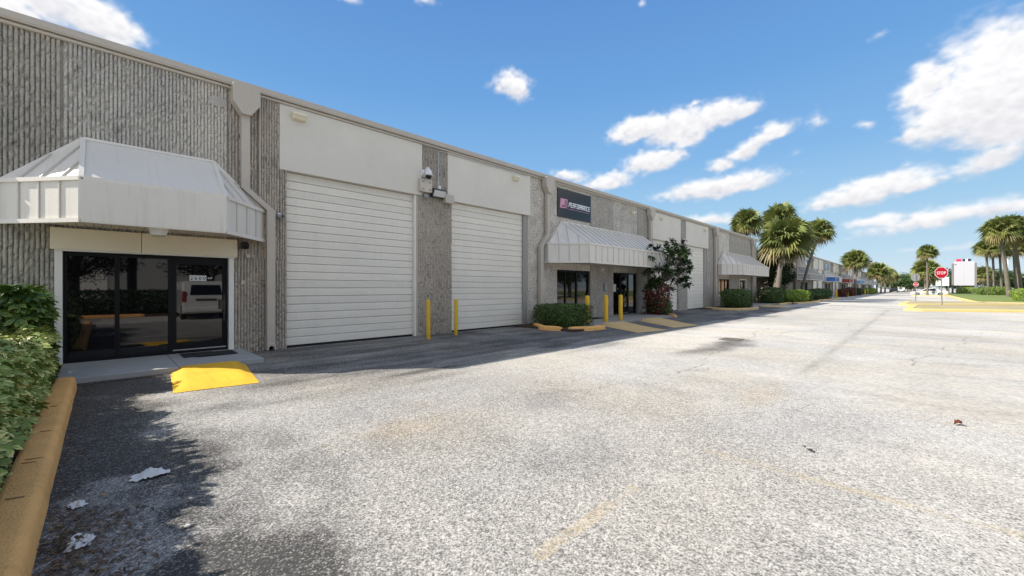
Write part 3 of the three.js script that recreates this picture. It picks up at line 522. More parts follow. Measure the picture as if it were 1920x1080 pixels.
{
  const o = thing('light_fixture', 'white square light under the soffit of the 2600 awning', 'light', [0.76, 2.5, 1.02]);
  part(o, 'housing', wuv(new THREE.CylinderGeometry(0.2, 0.15, 0.13, 4, 1).rotateY(Math.PI / 4).translate(0.76, 2.555, 1.02)), plasticWhite);
  part(o, 'lens', wuv(new THREE.CylinderGeometry(0.15, 0.13, 0.02, 4, 1).rotateY(Math.PI / 4).translate(0.76, 2.482, 1.02)), std(0.5, 0.5, 0.46, 0.3));
}
{
  const o = thing('dome_camera', 'white dome security camera on a bent arm above the utility box', 'camera', [7.15, 5.0, 0.05]);
  part(o, 'mount', merge([rbox(7.09, 7.21, 5.02, 5.24, 0.05, 0.08), tube([[7.15, 5.08, 0.08], [7.17, 5.18, 0.2], [7.19, 5.25, 0.3], [7.2, 5.17, 0.32]], 0.045, 10)]), plasticWhite);
  part(o, 'dome', new THREE.LatheGeometry([[0, 0.19], [0.06, 0.185], [0.085, 0.13], [0.115, 0.07], [0.12, 0], [0.105, -0.015], [0, -0.015]].map(([r, y]) => new THREE.Vector2(r, y)), 24).translate(7.2, 5.02, 0.32), plasticWhite);
  part(o, 'lens', new THREE.SphereGeometry(0.1, 20, 12, 0, Math.PI * 2, Math.PI / 2, Math.PI / 2).translate(7.2, 5.004, 0.32), new THREE.MeshPhysicalMaterial({ color: C(0.01, 0.01, 0.012), roughness: 0.05 }));
}
{
  const o = thing('utility_box', 'square beige utility box with knockout marks below the dome camera', 'box', [7.2, 4.52, 0.05]);
  part(o, 'case', rbox(6.99, 7.42, 4.52, 4.92, 0.05, 0.2, 0.012), tanLight);
  for (const [a, c] of [[7.05, 4.83], [7.29, 4.83], [7.05, 4.6], [7.29, 4.6]]) part(o, 'knockout', rbox(a, a + 0.08, c - 0.03, c + 0.03, 0.2, 0.204, 0.001), std(0.36, 0.3, 0.25, 0.7));
  for (const [a, c] of [[7.02, 4.895], [7.02, 4.54], [7.395, 4.54]]) part(o, 'screw', new THREE.CylinderGeometry(0.012, 0.012, 0.008, 10).rotateX(Math.PI / 2).translate(a, c, 0.203), darkMetal);
}
function flood(x, y, z, label) {
  const o = thing('flood_light', label, 'light', [x, y, z]);
  const sh = new THREE.Shape(); [[0, 0.02], [0.12, 0], [0.22, 0.21], [0.2, 0.25], [0, 0.27]].forEach(([a, c], i) => i ? sh.lineTo(a, c) : sh.moveTo(a, c));
  part(o, 'housing', wuv(new THREE.ExtrudeGeometry(sh, { depth: 0.5, bevelEnabled: true, bevelSize: 0.008, bevelThickness: 0.008, bevelSegments: 1 }).rotateY(-Math.PI / 2).translate(x + 0.25, y, z + 0.01)), darkMetal);
  part(o, 'lens', slabOf([V(x - 0.22, y + 0.02, z + 0.156), V(x + 0.22, y + 0.02, z + 0.156), V(x + 0.22, y + 0.2, z + 0.244), V(x - 0.22, y + 0.2, z + 0.244)], V(0, -0.4, 0.9).normalize(), 0.008), std(0.62, 0.63, 0.62, 0.2));
  part(o, 'sensor_box', rbox(x + 0.02, x + 0.12, y + 0.275, y + 0.4, z + 0.02, z + 0.1), plasticWhite);
}
flood(7.68, 4.42, 0.036, 'black flood light with a pale lens on the pier between the roll-up doors');
flood(27.45, 4.42, 0.0, 'black flood light on the pier behind the leafy shrub');
one('conduit', merge([tube([[7.75, 4.84, 0.06], [7.75, 5.92, 0.06], [7.78, 5.97, 0.06], [7.9, 5.97, 0.08], [12.0, 5.985, 0.08]], 0.014, 8, 60)]), metal, 'thin silver conduit rising from the flood light and running under the roof trim', 'conduit', [7.75, 4.84, 0.06]);
one('junction_box', rbox(7.9, 8.24, 4.28, 4.56, 0.04, 0.26, 0.01), tan, 'tan metal junction box at the corner of the second header', 'box', [8.07, 4.28, 0.04]);
function bullet(x, y, z, label) {
  const o = thing('bullet_camera', label, 'camera', [x, y, z]);
  part(o, 'body', new THREE.LatheGeometry([[0, -0.05], [0.05, -0.05], [0.055, 0], [0.055, 0.09], [0.045, 0.1], [0.045, 0.08], [0, 0.08]].map(([r, q]) => new THREE.Vector2(r, q)), 18).rotateX(Math.PI / 2).rotateY(0.5).translate(x, y, z + 0.1), std(0.33, 0.34, 0.36, 0.4));
  part(o, 'lens', new THREE.SphereGeometry(0.028, 12, 8).translate(x + 0.04, y, z + 0.175), darkMetal);
  part(o, 'bracket', rbox(x - 0.03, x + 0.03, y + 0.03, y + 0.09, z, z + 0.08), plasticWhite);
}
bullet(3.06, 3.24, 0.04, 'small grey camera beside the downspout by the 2600 awning'); bullet(7.24, 4.38, 0.04, 'small grey camera under the utility box');
{
  const o = thing('wall_speaker', 'small round black horn under the right end of the 2600 awning', 'horn', [2.33, 2.42, 0.04]);
  part(o, 'horn', new THREE.LatheGeometry([[0, 0], [0.03, 0.01], [0.05, 0.07], [0.09, 0.12], [0.085, 0.12], [0.04, 0.08], [0, 0.05]].map(([r, q]) => new THREE.Vector2(r, q)), 18).rotateX(Math.PI / 2).rotateZ(0.2).translate(2.33, 2.48, 0.05), darkMetal);
  part(o, 'bracket', rbox(2.24, 2.42, 2.41, 2.43, 0.038, 0.12), darkMetal);
}
{
  const o = thing('wall_box', 'thin conduit with a small box on ribbed concrete right of the entrance', 'conduit', [2.3, 1.55, 0.04]);
  part(o, 'conduit', cyl(2.3, 0.055, 1.68, 2.4, 0.012, 0.012, 8), tan); part(o, 'box', rbox(2.27, 2.34, 1.58, 1.68, 0.036, 0.09), tan); part(o, 'cap', new THREE.CylinderGeometry(0.045, 0.045, 0.02, 18).rotateX(Math.PI / 2).translate(2.42, 2.25, 0.045), tanLight);
}
one('paper_notice', rbox(18.8, 19.1, 1.3, 1.7, -0.128, -0.118, 0.002), std(0.6, 0.6, 0.58, 0.8), 'pale paper notice taped inside the second shop window', 'notice', [18.95, 1.3, -0.128]);
one('electric_meter', merge([rbox(17.7, 17.95, 1.35, 1.75, 0.0, 0.1, 0.02)]), std(0.35, 0.35, 0.34, 0.5), 'grey electric box on the wall between the two shop doors', 'meter', [17.82, 1.35, 0]);
{ const o = thing('dome_light', 'small round white light under the shop awning between the doors', 'light', [17.4, 2.4, 0.005]); part(o, 'base', new THREE.CylinderGeometry(0.1, 0.1, 0.05, 18).rotateX(Math.PI / 2).translate(17.4, 2.42, 0.03), plasticWhite); part(o, 'globe', new THREE.SphereGeometry(0.085, 16, 12).translate(17.4, 2.4, 0.1), std(0.7, 0.7, 0.68, 0.2)); }

// ---------- slabs, ramps, kerbs, bollards ----------
setting('pavement', merge([rbox(-0.5, 0.97, 0, 0.1, -0.1, 1.85, 0.012), rbox(0.974, 2.3, 0, 0.1, -0.1, 1.85, 0.012)]), slabGrey);
setting('pavement', merge([rbox(12.7, 20.6, 0, 0.1, -0.13, 2.3, 0.015)]), slabPale); setting('pavement', rbox(34.6, 44.2, 0, 0.1, -0.12, 2.2, 0.015), slabPale);
function ramp(b0, b1, f0, f1, zb, zf, h, mat, side) {         // back edge b0..b1 at height h, front edge f0..f1 on the ground
  const g = new THREE.PlaneGeometry(1, 1, 14, 14), p = g.attributes.position, uv = [];
  for (let i = 0; i < p.count; i++) {
    const s = p.getX(i) + 0.5, t = 0.5 - p.getY(i), x = mix(mix(b0, f0, t), mix(b1, f1, t), s), e = Math.min(s, 1 - s), z = mix(zb, zf, t) - (s - 0.5) * side;
    const y = 0.004 + (h * (1 - t) * 0.9 + 0.012 * smooth(0, 0.08, 1 - t)) * smooth(0, 0.16, e) + 0.006 * fbm(x * 3, z * 3, 2);
    p.setXYZ(i, x + 0.02 * (fbm(z * 4, x, 2) - 0.5), y, z); uv.push(x, z);
  }
  g.setAttribute('uv', new THREE.Float32BufferAttribute(uv, 2)); g.computeVertexNormals(); return g;
}
one('ramp', ramp(0.86, 1.98, 0.72, 1.76, 1.856, 3.7, 0.1, 0, -0.12), rampYellow, 'bright yellow painted kerb ramp at the 2600 entrance', 'ramp', [1.35, 0, 2.8]);
one('ramp', ramp(14.0, 15.6, 12.6, 14.2, 2.306, 4.7, 0.1, 0, -0.3), curbPale, 'tan painted kerb ramp in front of the yellow posts by the shop', 'ramp', [14, 0, 3.4]);
one('ramp', ramp(17.2, 18.9, 15.2, 16.9, 2.306, 4.8, 0.1, 0, -0.3), curbPale, 'tan painted kerb ramp near the leafy shrub', 'ramp', [17, 0, 3.4]);
one('ramp', ramp(37.6, 39.2, 36.6, 38.2, 2.206, 4.2, 0.1, 0, -0.3), curbPale, 'tan kerb ramp by the far white framed door', 'ramp', [38, 0, 3.2]);
function kerb(pts, w, h, mat, r = 0.045) {                    // a rounded kerb along a line of ground points; one solid
  const prof = [[-w / 2, 0], [-w / 2, h - r], [-w / 2 + r * 0.3, h - r * 0.3], [-w / 2 + r, h], [w / 2 - r * 1.3, h + 0.004], [w / 2 - r * 0.35, h - r * 0.45], [w / 2, h - r * 1.4], [w / 2 + 0.012, 0]];
  const P = [], I = [], n = prof.length, uv = []; let run = 0;
  const cur = []; for (let i = 0; i + 1 < pts.length; i++) { const L = Math.hypot(pts[i + 1][0] - pts[i][0], pts[i + 1][1] - pts[i][1]), m = Math.max(1, Math.round(L / 0.12)); for (let k = 0; k < m; k++) cur.push([mix(pts[i][0], pts[i + 1][0], k / m), mix(pts[i][1], pts[i + 1][1], k / m)]); } cur.push(pts[pts.length - 1]);
  cur.forEach((c, i) => {
    const a = cur[Math.max(0, i - 1)], b = cur[Math.min(cur.length - 1, i + 1)], dx = b[0] - a[0], dz = b[1] - a[1], L = Math.hypot(dx, dz), nx = -dz / L, nz = dx / L; if (i) run += Math.hypot(c[0] - cur[i - 1][0], c[1] - cur[i - 1][1]);
    const end = Math.min(i, cur.length - 1 - i), taper = end === 0 ? 0.82 : end === 1 ? 0.96 : 1; let acc = 0;
    prof.forEach(([o, y], q) => { const j = (fbm(run * 2.5 + q * 9, pts[0][0], 3) - 0.5) * 0.012; if (q) acc += Math.hypot(o - prof[q - 1][0], y - prof[q - 1][1]); P.push(c[0] + nx * (o * taper + j), y * taper + (y ? j * 0.7 : 0), c[1] + nz * (o * taper + j)); uv.push(run, acc); });
  });
  for (let i = 0; i + 1 < cur.length; i++) for (let q = 0; q + 1 < n; q++) { const a = i * n + q; I.push(a, a + 1, a + n + 1, a, a + n + 1, a + n); }
  for (let q = 1; q + 1 < n; q++) { I.push(0, q + 1, q); const o = (cur.length - 1) * n; I.push(o, o + q, o + q + 1); }
  const g = new THREE.BufferGeometry(); g.setAttribute('position', new THREE.Float32BufferAttribute(P, 3)); g.setAttribute('uv', new THREE.Float32BufferAttribute(uv, 2)); g.setIndex(I); g.computeVertexNormals(); return g;
}
const K = (pts, mat, label, w = 0.2, h = 0.15) => { const c = pts[0]; const k = kerb(pts, w, h, mat); return one('kerb', k, mat, label, 'kerb', [c[0], 0, c[1]]); };
const longKerb = K([[-0.38, 13], [-0.38, 1.9]], curbTan, 'long tan painted kerb beside the variegated hedge', 0.22, 0.16);
for (const [z, w, dx, L] of [[6.22, 0.012, 0.03, 0.1], [6.3, 0.008, 0.02, 0.08], [5.35, 0.01, 0.05, 0.07], [7.05, 0.014, 0.02, 0.09], [4.2, 0.008, 0.04, 0.06]]) part(longKerb, 'tyre_scuff', slabOf([V(-0.45 + dx, 0.1685, z), V(-0.45 + dx + L, 0.1685, z + 0.03), V(-0.45 + dx + L * 0.9, 0.1685, z + 0.03 + w), V(-0.45 + dx + L * 0.2, 0.1685, z + w * 1.4)], V(0, 1, 0), 0.006), std(0.3, 0.18, 0.085, 0.9));
K([[12.0, 0.45], [11.2, 1.6], [11.35, 2.3]], curbTan, 'short tan kerb piece curving out from the downspout beside the clipped hedge'); K([[11.5, 2.5], [12.1, 2.95], [12.95, 3.0]], curbTan, 'tan kerb piece in front of the clipped hedge');
K([[20.75, 2.35], [21.3, 1.6], [21.7, 0.4]], curbTan, 'short tan kerb at the foot of the leafy shrub');
K([[30.9, 0.3], [29.7, 1.6], [30.0, 2.6], [31.6, 3.05], [33.2, 3.0]], curbPale, 'tan kerb round the green shrub by the second awning'); K([[42.6, 2.4], [45.6, 2.7], [46.6, 1.6]], curbPale, 'tan kerb round the dark hedge under the palms');
K([[46.2, 2.8], [47.2, 3.2], [53.5, 3.7], [56, 3.4], [57, 2.2]], curbPale, 'long tan kerb in front of the bright green hedge under the palms');
K([[60, 3.0], [66, 3.6], [73, 3.4]], curbPale, 'tan kerb along the far awnings', 0.3);
function bollard(x, z, r, h, label, dent) {
  const o = one('bollard', new THREE.LatheGeometry([[0, 0], [r, 0], [r, h * 0.2], [r * 0.98, h * 0.5], [r, h * 0.97], [r * 0.7, h], [0, h + 0.01]].map(([a, c]) => new THREE.Vector2(a, c)), 20).rotateZ(dent).translate(x, 0, z), yellow, label, 'bollard', [x, 0, z], 'yellow steel bollards');
  return o;
}
bollard(6.74, 1.0, 0.062, 1.16, 'worn yellow bollard in front of the ribbed pier, right of the first roll-up door', 0.004); bollard(7.97, 0.7, 0.06, 1.15, 'yellow bollard at the left edge of the second roll-up door', -0.006);
bollard(13.45, 1.95, 0.09, 1.2, 'yellow post at the right end of the clipped hedge', 0); bollard(14.8, 1.95, 0.09, 1.2, 'yellow post standing free between the shop doors', 0); bollard(15.98, 1.95, 0.09, 1.2, 'yellow post in front of the right shop door', 0);
[[79, 2.4], [91, 2.6], [99, 2.6], [113, 2.8], [121, 2.8], [128, 2.8], [134, 3]].forEach(([x, z]) => bollard(x, z, 0.1, 1.2, 'yellow post along the far row of awnings', 0));
one('door_mat', merge([rbox(1.16, 1.72, 0.101, 0.112, 0.1, 0.75, 0.003), rbox(1.36, 2.05, 0.113, 0.124, 0.28, 0.88, 0.003)]), rubber, 'two overlapping black rubber mats at the 2600 door', 'mat', [1.5, 0.1, 0.5]);
one('door_mat', rbox(15.6, 16.5, 0.101, 0.115, 0.1, 0.9, 0.003), rubber, 'black mat in front of the shop door behind the clipped hedge', 'mat', [16, 0.1, 0.5]);
{
  const o = thing('drain_grate', 'dark iron drain grate set in the bleached asphalt', 'drain', [12.95, 0, 7.3]);
  part(o, 'pit', box(12.68, 13.22, 0.002, 0.006, 7.08, 7.52), std(0.03, 0.028, 0.026, 0.9));
  const iron = std(0.13, 0.115, 0.1, 0.9);
  part(o, 'rim', merge([box(12.64, 13.26, 0.003, 0.012, 7.04, 7.08), box(12.64, 13.26, 0.003, 0.012, 7.52, 7.56), box(12.64, 12.68, 0.003, 0.0115, 7.08, 7.52), box(13.22, 13.26, 0.003, 0.0115, 7.08, 7.52)]), iron);
  const g = box(-0.025, 0.025, 0.006, 0.011, -0.22, 0.22); for (let k = 0; k < 6; k++) piece(o, 'grate_bar', g, iron, [12.72 + k * 0.09, 0, 7.3]);
}

// ---------- plants ----------
const leafMat = (rough = 0.55, tr = 0.22) => new THREE.MeshPhysicalMaterial({ vertexColors: true, roughness: rough, transmission: tr, thickness: 0, side: THREE.DoubleSide, specularIntensity: 0.6 });
const foliage = leafMat(), glossy = leafMat(0.34, 0.16), palmLeaf = leafMat(0.5, 0.2);
const bark = mottled(0.2, 0.165, 0.13, 0.6, 201, 0.95, 0.5, 0, 0.03), palmBark = mottled(0.19, 0.165, 0.14, 0.6, 203, 0.95, 0.3, 0, 0.03), boots = mottled(0.2, 0.12, 0.06, 0.7, 205, 0.95, 0.5, 0, 0.04);
const soilMat = mottled(0.095, 0.06, 0.04, 0.8, 207, 1, 0, 0, 0.03);
const tint = (c, k) => [c[0] * k, c[1] * k, c[2] * k];
function frame3(n) { const a = Math.abs(n.y) < 0.9 ? V(0, 1, 0) : V(1, 0, 0), s = a.clone().cross(n).normalize(); return [s, n.clone().cross(s).normalize()]; }
// one folded leaf: from p along d, face up n
function leaf(mb, p, d, n, L, W, c, fold = 0.25) {
  const s = d.clone().cross(n).normalize(), mid = p.clone().addScaledVector(d, L * 0.5).addScaledVector(n, L * 0.06), tip = p.clone().addScaledVector(d, L).addScaledVector(n, -L * 0.1), l = mid.clone().addScaledVector(s, W / 2).addScaledVector(n, W * fold), r = mid.clone().addScaledVector(s, -W / 2).addScaledVector(n, W * fold);
  const a = mb.v(p.x, p.y, p.z, c), b = mb.v(l.x, l.y, l.z, c), e = mb.v(tip.x, tip.y, tip.z, c), f = mb.v(r.x, r.y, r.z, c), m = mb.v(mid.x, mid.y, mid.z, tint(c, 1.12)), m2 = mb.v(mid.x, mid.y, mid.z, tint(c, 0.92));
  mb.tri(a, m, b); mb.tri(m, e, b); mb.tri(a, f, m2); mb.tri(m2, f, e);
}
const rdir = (R) => { const z = R() * 2 - 1, a = R() * Math.PI * 2, r = Math.sqrt(1 - z * z); return V(r * Math.cos(a), z, r * Math.sin(a)); };
// clipped or loose shrub: leaves spread through a rounded box
function shrubLeaves(x0, x1, y0, y1, z0, z1, n, size, cols, seed, loose = 0.12, power = 4) {
  const R = rng(seed), mb = new MB(), cx = (x0 + x1) / 2, cy = (y0 + y1) / 2, cz = (z0 + z1) / 2, hx = (x1 - x0) / 2, hy = (y1 - y0) / 2, hz = (z1 - z0) / 2;
  for (let i = 0; i < n; i++) {
    let d = rdir(R); const k = Math.pow(Math.pow(Math.abs(d.x), power) + Math.pow(Math.abs(d.y), power) + Math.pow(Math.abs(d.z), power), -1 / power);
    const rad = k * (R() < 0.72 ? 0.88 + 0.14 * R() : Math.cbrt(R()) * 0.9), lump = 1 + loose * (fbm(d.x * 3 + seed, d.z * 3 + d.y * 2, 2) - 0.5) * 2;
    const p = V(cx + d.x * hx * rad * lump, cy + d.y * hy * rad * lump, cz + d.z * hz * rad * lump); if (p.y < y0) p.y = y0 + R() * 0.1;
    const nn = V(d.x / hx, d.y / hy + 0.8 / hy * 0.3, d.z / hz).normalize().addScaledVector(rdir(R), 0.75).normalize(), [s, t] = frame3(nn), a = R() * 6.283;
    const c = cols[Math.floor(R() * cols.length)], L = size * (0.7 + 0.6 * R());
    leaf(mb, p, s.multiplyScalar(Math.cos(a)).addScaledVector(t, Math.sin(a)), nn, L, L * 0.52, tint(c, 0.75 + 0.5 * R()));
  }
  return mb.geo();
}
const GREEN = [[0.065, 0.125, 0.025], [0.08, 0.145, 0.03], [0.05, 0.1, 0.02], [0.095, 0.16, 0.035]], LIME = [[0.26, 0.36, 0.045], [0.2, 0.31, 0.04], [0.32, 0.4, 0.07], [0.12, 0.2, 0.03]], DEEP = [[0.02, 0.05, 0.014], [0.03, 0.065, 0.018], [0.025, 0.055, 0.012]], REDS = [[0.2, 0.025, 0.02], [0.1, 0.02, 0.018], [0.05, 0.06, 0.015], [0.25, 0.06, 0.02], [0.06, 0.02, 0.015]];
function stems(x0, x1, z0, z1, h, n, seed, r = 0.012) { const R = rng(seed), l = []; for (let i = 0; i < n; i++) { const x = mix(x0, x1, 0.15 + 0.7 * R()), z = mix(z0, z1, 0.15 + 0.7 * R()); l.push(tube([[x, 0, z], [x + (R() - 0.5) * 0.15, h * 0.5, z + (R() - 0.5) * 0.15], [x + (R() - 0.5) * 0.35, h * 0.85, z + (R() - 0.5) * 0.35]], r, 5, 5)); } return merge(l); }
function hedge(name, label, b, n, size, cols, seed, loose, mat = foliage, group) {
  const [x0, x1, y1, z0, z1] = b, o = thing(name, label, name.includes('hedge') ? 'hedge' : 'shrub', [(x0 + x1) / 2, 0, (z0 + z1) / 2], group);
  const f = part(o, 'foliage', shrubLeaves(x0, x1, 0.05, y1, z0, z1, n, size, cols, seed, loose, loose < 0.1 ? 14 : 5), mat); f.userData.kind = 'stuff';
  part(o, 'stem', stems(x0, x1, z0, z1, y1 * 0.8, Math.min(24, 4 + Math.round((x1 - x0) * (z1 - z0) * 4)), seed + 1), bark).userData.kind = 'stuff'; return o;
}
setting('planter_soil', merge([box(-3.4, -0.49, -0.2, 0.05, 0.06, 13)]), soilMat);
setting('planter_soil', box(11.3, 13.2, -0.05, 0.07, 0.06, 2.9), soilMat); setting('planter_soil', box(20.62, 21.6, -0.05, 0.07, 0.06, 1.9), soilMat); setting('planter_soil', box(30.2, 34.5, -0.05, 0.06, 0.06, 2.8), soilMat); setting('planter_soil', box(44.3, 57, -0.05, 0.05, -3, 3.1), soilMat); setting('planter_soil', box(57, 61.5, -0.05, 0.05, -6, 3.0), soilMat);

// umbrella-leaved shrubs by the kerb: every whorl of leaflets is a leaf
function whorl(R, n, r, cA, cB) {
  const mb = new MB();
  for (let k = 0; k < n; k++) {
    const a = k / n * 6.283 + (R() - 0.5) * 0.3, droop = -0.02 - 0.35 * R(), d = V(Math.cos(a), droop, Math.sin(a)).normalize(), s = V(-Math.sin(a), 0, Math.cos(a)), L = r * (0.8 + 0.35 * R()), W = L * 0.5, up = s.clone().cross(d).normalize(); if (up.y < 0) up.negate();
    const o = V(0, 0, 0).addScaledVector(d, L * 0.12), m = o.clone().addScaledVector(d, L * 0.55).addScaledVector(up, L * 0.07), t = o.clone().addScaledVector(d, L), two = R();
    const ca = two < 0.62 ? cB : cA, cb = two < 0.36 ? cB : cA;
    const A = mb.v(o.x, o.y, o.z, cA), B = mb.v(...m.clone().addScaledVector(s, W / 2).toArray(), ca), D = mb.v(...m.clone().addScaledVector(s, -W / 2).toArray(), cb), T = mb.v(t.x, t.y, t.z, mix(0, 1, two) < 0.5 ? cB : cA), M = mb.v(m.x, m.y - L * 0.035, m.z, cA);
    mb.tri(A, B, M); mb.tri(M, B, T); mb.tri(A, M, D); mb.tri(M, T, D);
  }
  return mb.geo();
}
function umbrellaShrub(name, label, boxes, count, r, cA, cB, seed, mat, single, prefer) {
  const [bx0, bx1, , bz0, bz1] = boxes[0], o = thing(name, label, 'shrub', [(bx0 + bx1) / 2, 0, (bz0 + bz1) / 2]), R = rng(seed), kinds = [0, 1, 2, 3, 4].map(() => whorl(R, 6 + Math.floor(R() * 3), r * (0.85 + 0.3 * R()), tint(cA, 0.8 + 0.4 * R()), tint(cB, 0.8 + 0.4 * R()))), org = ORG.get(o), spots = [];
  for (let i = 0; i < count; i++) {
    const b = boxes[Math.floor(R() * boxes.length)], [x0, x1, y1, z0, z1] = b, face = R(); let x = mix(x0, x1, R()), y = 0.1 + (y1 - 0.1) * Math.sqrt(R()), z = mix(z0, z1, R()), n;
    const bumpy = (fbm(x * 3 + seed, z * 3 + y * 2, 2) - 0.5) * 0.28;
    if (face < 0.38) { y = y1 + bumpy + (R() - 0.5) * 0.08; n = V((R() - 0.5) * 1.6, 1, (R() - 0.5) * 1.6); } else if (face < 0.74) { x = x1 + bumpy * 0.7 + (R() - 0.6) * 0.1; y = 0.1 + (y1 - 0.1) * R(); n = V(R() * 1.3 - 0.1, 0.4 + R() * 1.2, (R() - 0.5) * 2); } else if (face < 0.84) { z = R() < 0.5 ? z0 : z1; n = V((R() - 0.3), 0.6, z === z0 ? -1 : 1); } else n = V(R() - 0.5, 0.8, R() - 0.5);
    if (y < 0.12) y = 0.12 + R() * 0.1;
    spots.push({ p: [x, y, z], n: n.normalize(), k: Math.floor(R() * 5), t: R() * 6.283, s: 0.75 + 0.5 * R(), w: prefer(x, y, z, face) });
  }
  spots.sort((a, b) => b.w - a.w);
  const place = (m, q) => { m.position.set(q.p[0] - org[0], q.p[1] - org[1], q.p[2] - org[2]); m.quaternion.setFromUnitVectors(V(0, 1, 0), q.n).multiply(new THREE.Quaternion().setFromAxisAngle(V(0, 1, 0), q.t)); m.scale.setScalar(q.s); };
  spots.slice(0, single).forEach((q) => { const m = shade(new THREE.Mesh(kinds[q.k], mat)); m.name = 'leaf'; place(m, q); o.add(m); });
  const rest = [], dummy = new THREE.Object3D(); for (const q of spots.slice(single)) { place(dummy, q); dummy.updateMatrix(); rest.push(kinds[q.k].clone().applyMatrix4(dummy.matrix)); }
  if (rest.length) { const m = shade(new THREE.Mesh(merge(rest), mat)); m.name = 'foliage'; m.userData.kind = 'stuff'; o.add(m); }
  const st = boxes.map((b, i) => stems(b[0], b[1], b[3], b[4], b[2] * 0.95, 14, seed + 5 + i, 0.011)); part(o, 'stem', merge(st), bark).userData.kind = 'stuff'; return o;
}
umbrellaShrub('umbrella_shrub', 'variegated yellow and green umbrella-leaved shrub behind the long tan kerb', [[-1.35, -0.55, 0.86, 2.2, 5.2], [-1.35, -0.57, 0.9, 5.2, 8.6]], 3900, 0.074, [0.2, 0.28, 0.06], [0.8, 0.74, 0.28], 401, leafMat(0.5, 0.12), 260, (x, y, z, f) => (f < 0.74 ? 1 : 0) - Math.abs(z - 4) * 0.15 + (x > -0.9 ? 0.4 : 0));
umbrellaShrub('umbrella_shrub', 'taller dark green umbrella-leaved shrub left of the 2600 entrance', [[-2.1, -0.66, 1.4, 0.55, 2.2]], 900, 0.125, [0.06, 0.125, 0.03], [0.18, 0.25, 0.04], 411, glossy, 180, (x, y, z, f) => (f < 0.84 ? 1 : 0) + x * 0.3);
umbrellaShrub('umbrella_shrub', 'tall green umbrella-leaved shrub row behind the variegated one', [[-2.3, -1.1, 1.62, 3.4, 6.2], [-2.3, -1.15, 1.5, 6.2, 9.6]], 1150, 0.17, [0.04, 0.09, 0.02], [0.12, 0.18, 0.03], 421, glossy, 0, () => 0);
hedge('clipped_hedge', 'clipped dark green box hedge between the downspout and a yellow post', [11.75, 13.3, 0.86, 0.5, 2.35], 10000, 0.075, [...GREEN, [0.12, 0.2, 0.04]], 431, 0.05);
hedge('round_shrub', 'small yellow-green shrub at the foot of the tall leafy shrub', [20.7, 21.55, 0.85, 0.7, 1.9], 3500, 0.07, [...GREEN, [0.14, 0.17, 0.05]], 441, 0.12);
hedge('red_shrub', 'dark red croton shrub beneath the tall leafy shrub', [20.5, 21.6, 1.75, 0.6, 1.8], 1500, 0.15, REDS, 451, 0.35);
hedge('green_shrub', 'loose green shrub in the kerbed bed by the second awning', [31.9, 34.3, 1.35, 0.8, 2.5], 7000, 0.11, [...GREEN, [0.11, 0.19, 0.03]], 461, 0.22);
hedge('dark_hedge', 'dark green hedge right of the white framed door', [42.9, 46.3, 1.5, 0.4, 2.3], 8000, 0.12, GREEN, 471, 0.12);
hedge('bright_hedge', 'bright sunlit green hedge under the palms', [47.4, 53.2, 1.25, 1.0, 3.1], 9000, 0.13, LIME, 481, 0.2);
hedge('dark_hedge', 'dark low hedge at the end of the bright hedge', [53.6, 56.4, 1.3, 0.8, 3.0], 4000, 0.13, GREEN, 491, 0.15);
hedge('dark_hedge', 'shaded hedge before the dark awning of the far warehouse', [60.5, 72, 1.35, 1.2, 2.9], 6000, 0.16, GREEN, 501, 0.15);
hedge('red_shrub', 'rusty red shrub beneath the far blue banner', [86, 89, 1.3, 1.6, 2.9], 1600, 0.2, REDS, 511, 0.3); hedge('red_shrub', 'rusty red shrub left of the far red banners', [96, 101, 1.5, 1.6, 2.9], 2000, 0.22, REDS, 521, 0.3);
hedge('dark_hedge', 'dark hedge below the far red banners', [104, 118, 1.4, 1.4, 2.9], 4000, 0.2, DEEP, 531, 0.15); hedge('bright_hedge', 'sunlit lime hedge farthest along the awnings', [128, 146, 1.4, 1.6, 3.6], 4000, 0.24, LIME, 541, 0.2);

// tall shrub with sparse clusters of dark leathery leaves
{
  const o = thing('leafy_shrub', 'tall shrub with dark leathery leaf clusters at the right end of the shop awning', 'shrub', [20.9, 0, 1.3]), R = rng(601), mb = new MB(), br = [];
  const tips = []; for (let i = 0; i < 84; i++) { const a = R() * 6.283, e = R(), rad = 0.3 + 1.1 * Math.sqrt(R()); tips.push(V(21.1 + Math.cos(a) * rad * 1.15, 1.75 + e * 2.25 - rad * 0.25, 1.55 + Math.sin(a) * rad * 0.75 + 0.2)); }
  for (const [x, y, z] of [[21.9, 4.05, 1.7], [21.6, 3.9, 1.5], [22.9, 2.75, 1.6], [23.1, 2.5, 1.5], [22.8, 2.3, 1.7], [22.4, 3.4, 1.6]]) tips.push(V(x, y, z));
  const base = V(20.95, 0.05, 1.2), nodes = [V(21.0, 1.1, 1.25), V(21.2, 1.8, 1.4), V(21.4, 2.5, 1.5)];
  br.push(tube([base.toArray(), ...nodes.map((v) => v.toArray())], 0.04, 7, 12));
  for (const t of tips) {
    const nd = nodes[Math.min(2, Math.floor(R() * 3))]; br.push(tube([nd.toArray(), nd.clone().lerp(t, 0.55).add(V(0, -0.12, 0)).toArray(), t.toArray()], 0.011, 5, 6));
    for (let k = 0; k < 20; k++) { const d = rdir(R); d.y = d.y * 0.6 + 0.15; d.normalize(); const n = V(R() - 0.5, 1.1, R() - 0.5).normalize(), c = R() < 0.07 ? [0.16, 0.22, 0.03] : DEEP[Math.floor(R() * 3)]; leaf(mb, t.clone().addScaledVector(rdir(R), 0.07), d, n.addScaledVector(d, -n.dot(d)).normalize(), 0.2 + 0.1 * R(), 0.11, tint(c, 0.8 + 0.5 * R())); }
  }
  part(o, 'branches', merge(br), bark); part(o, 'foliage', mb.geo(), glossy).userData.kind = 'stuff';
}

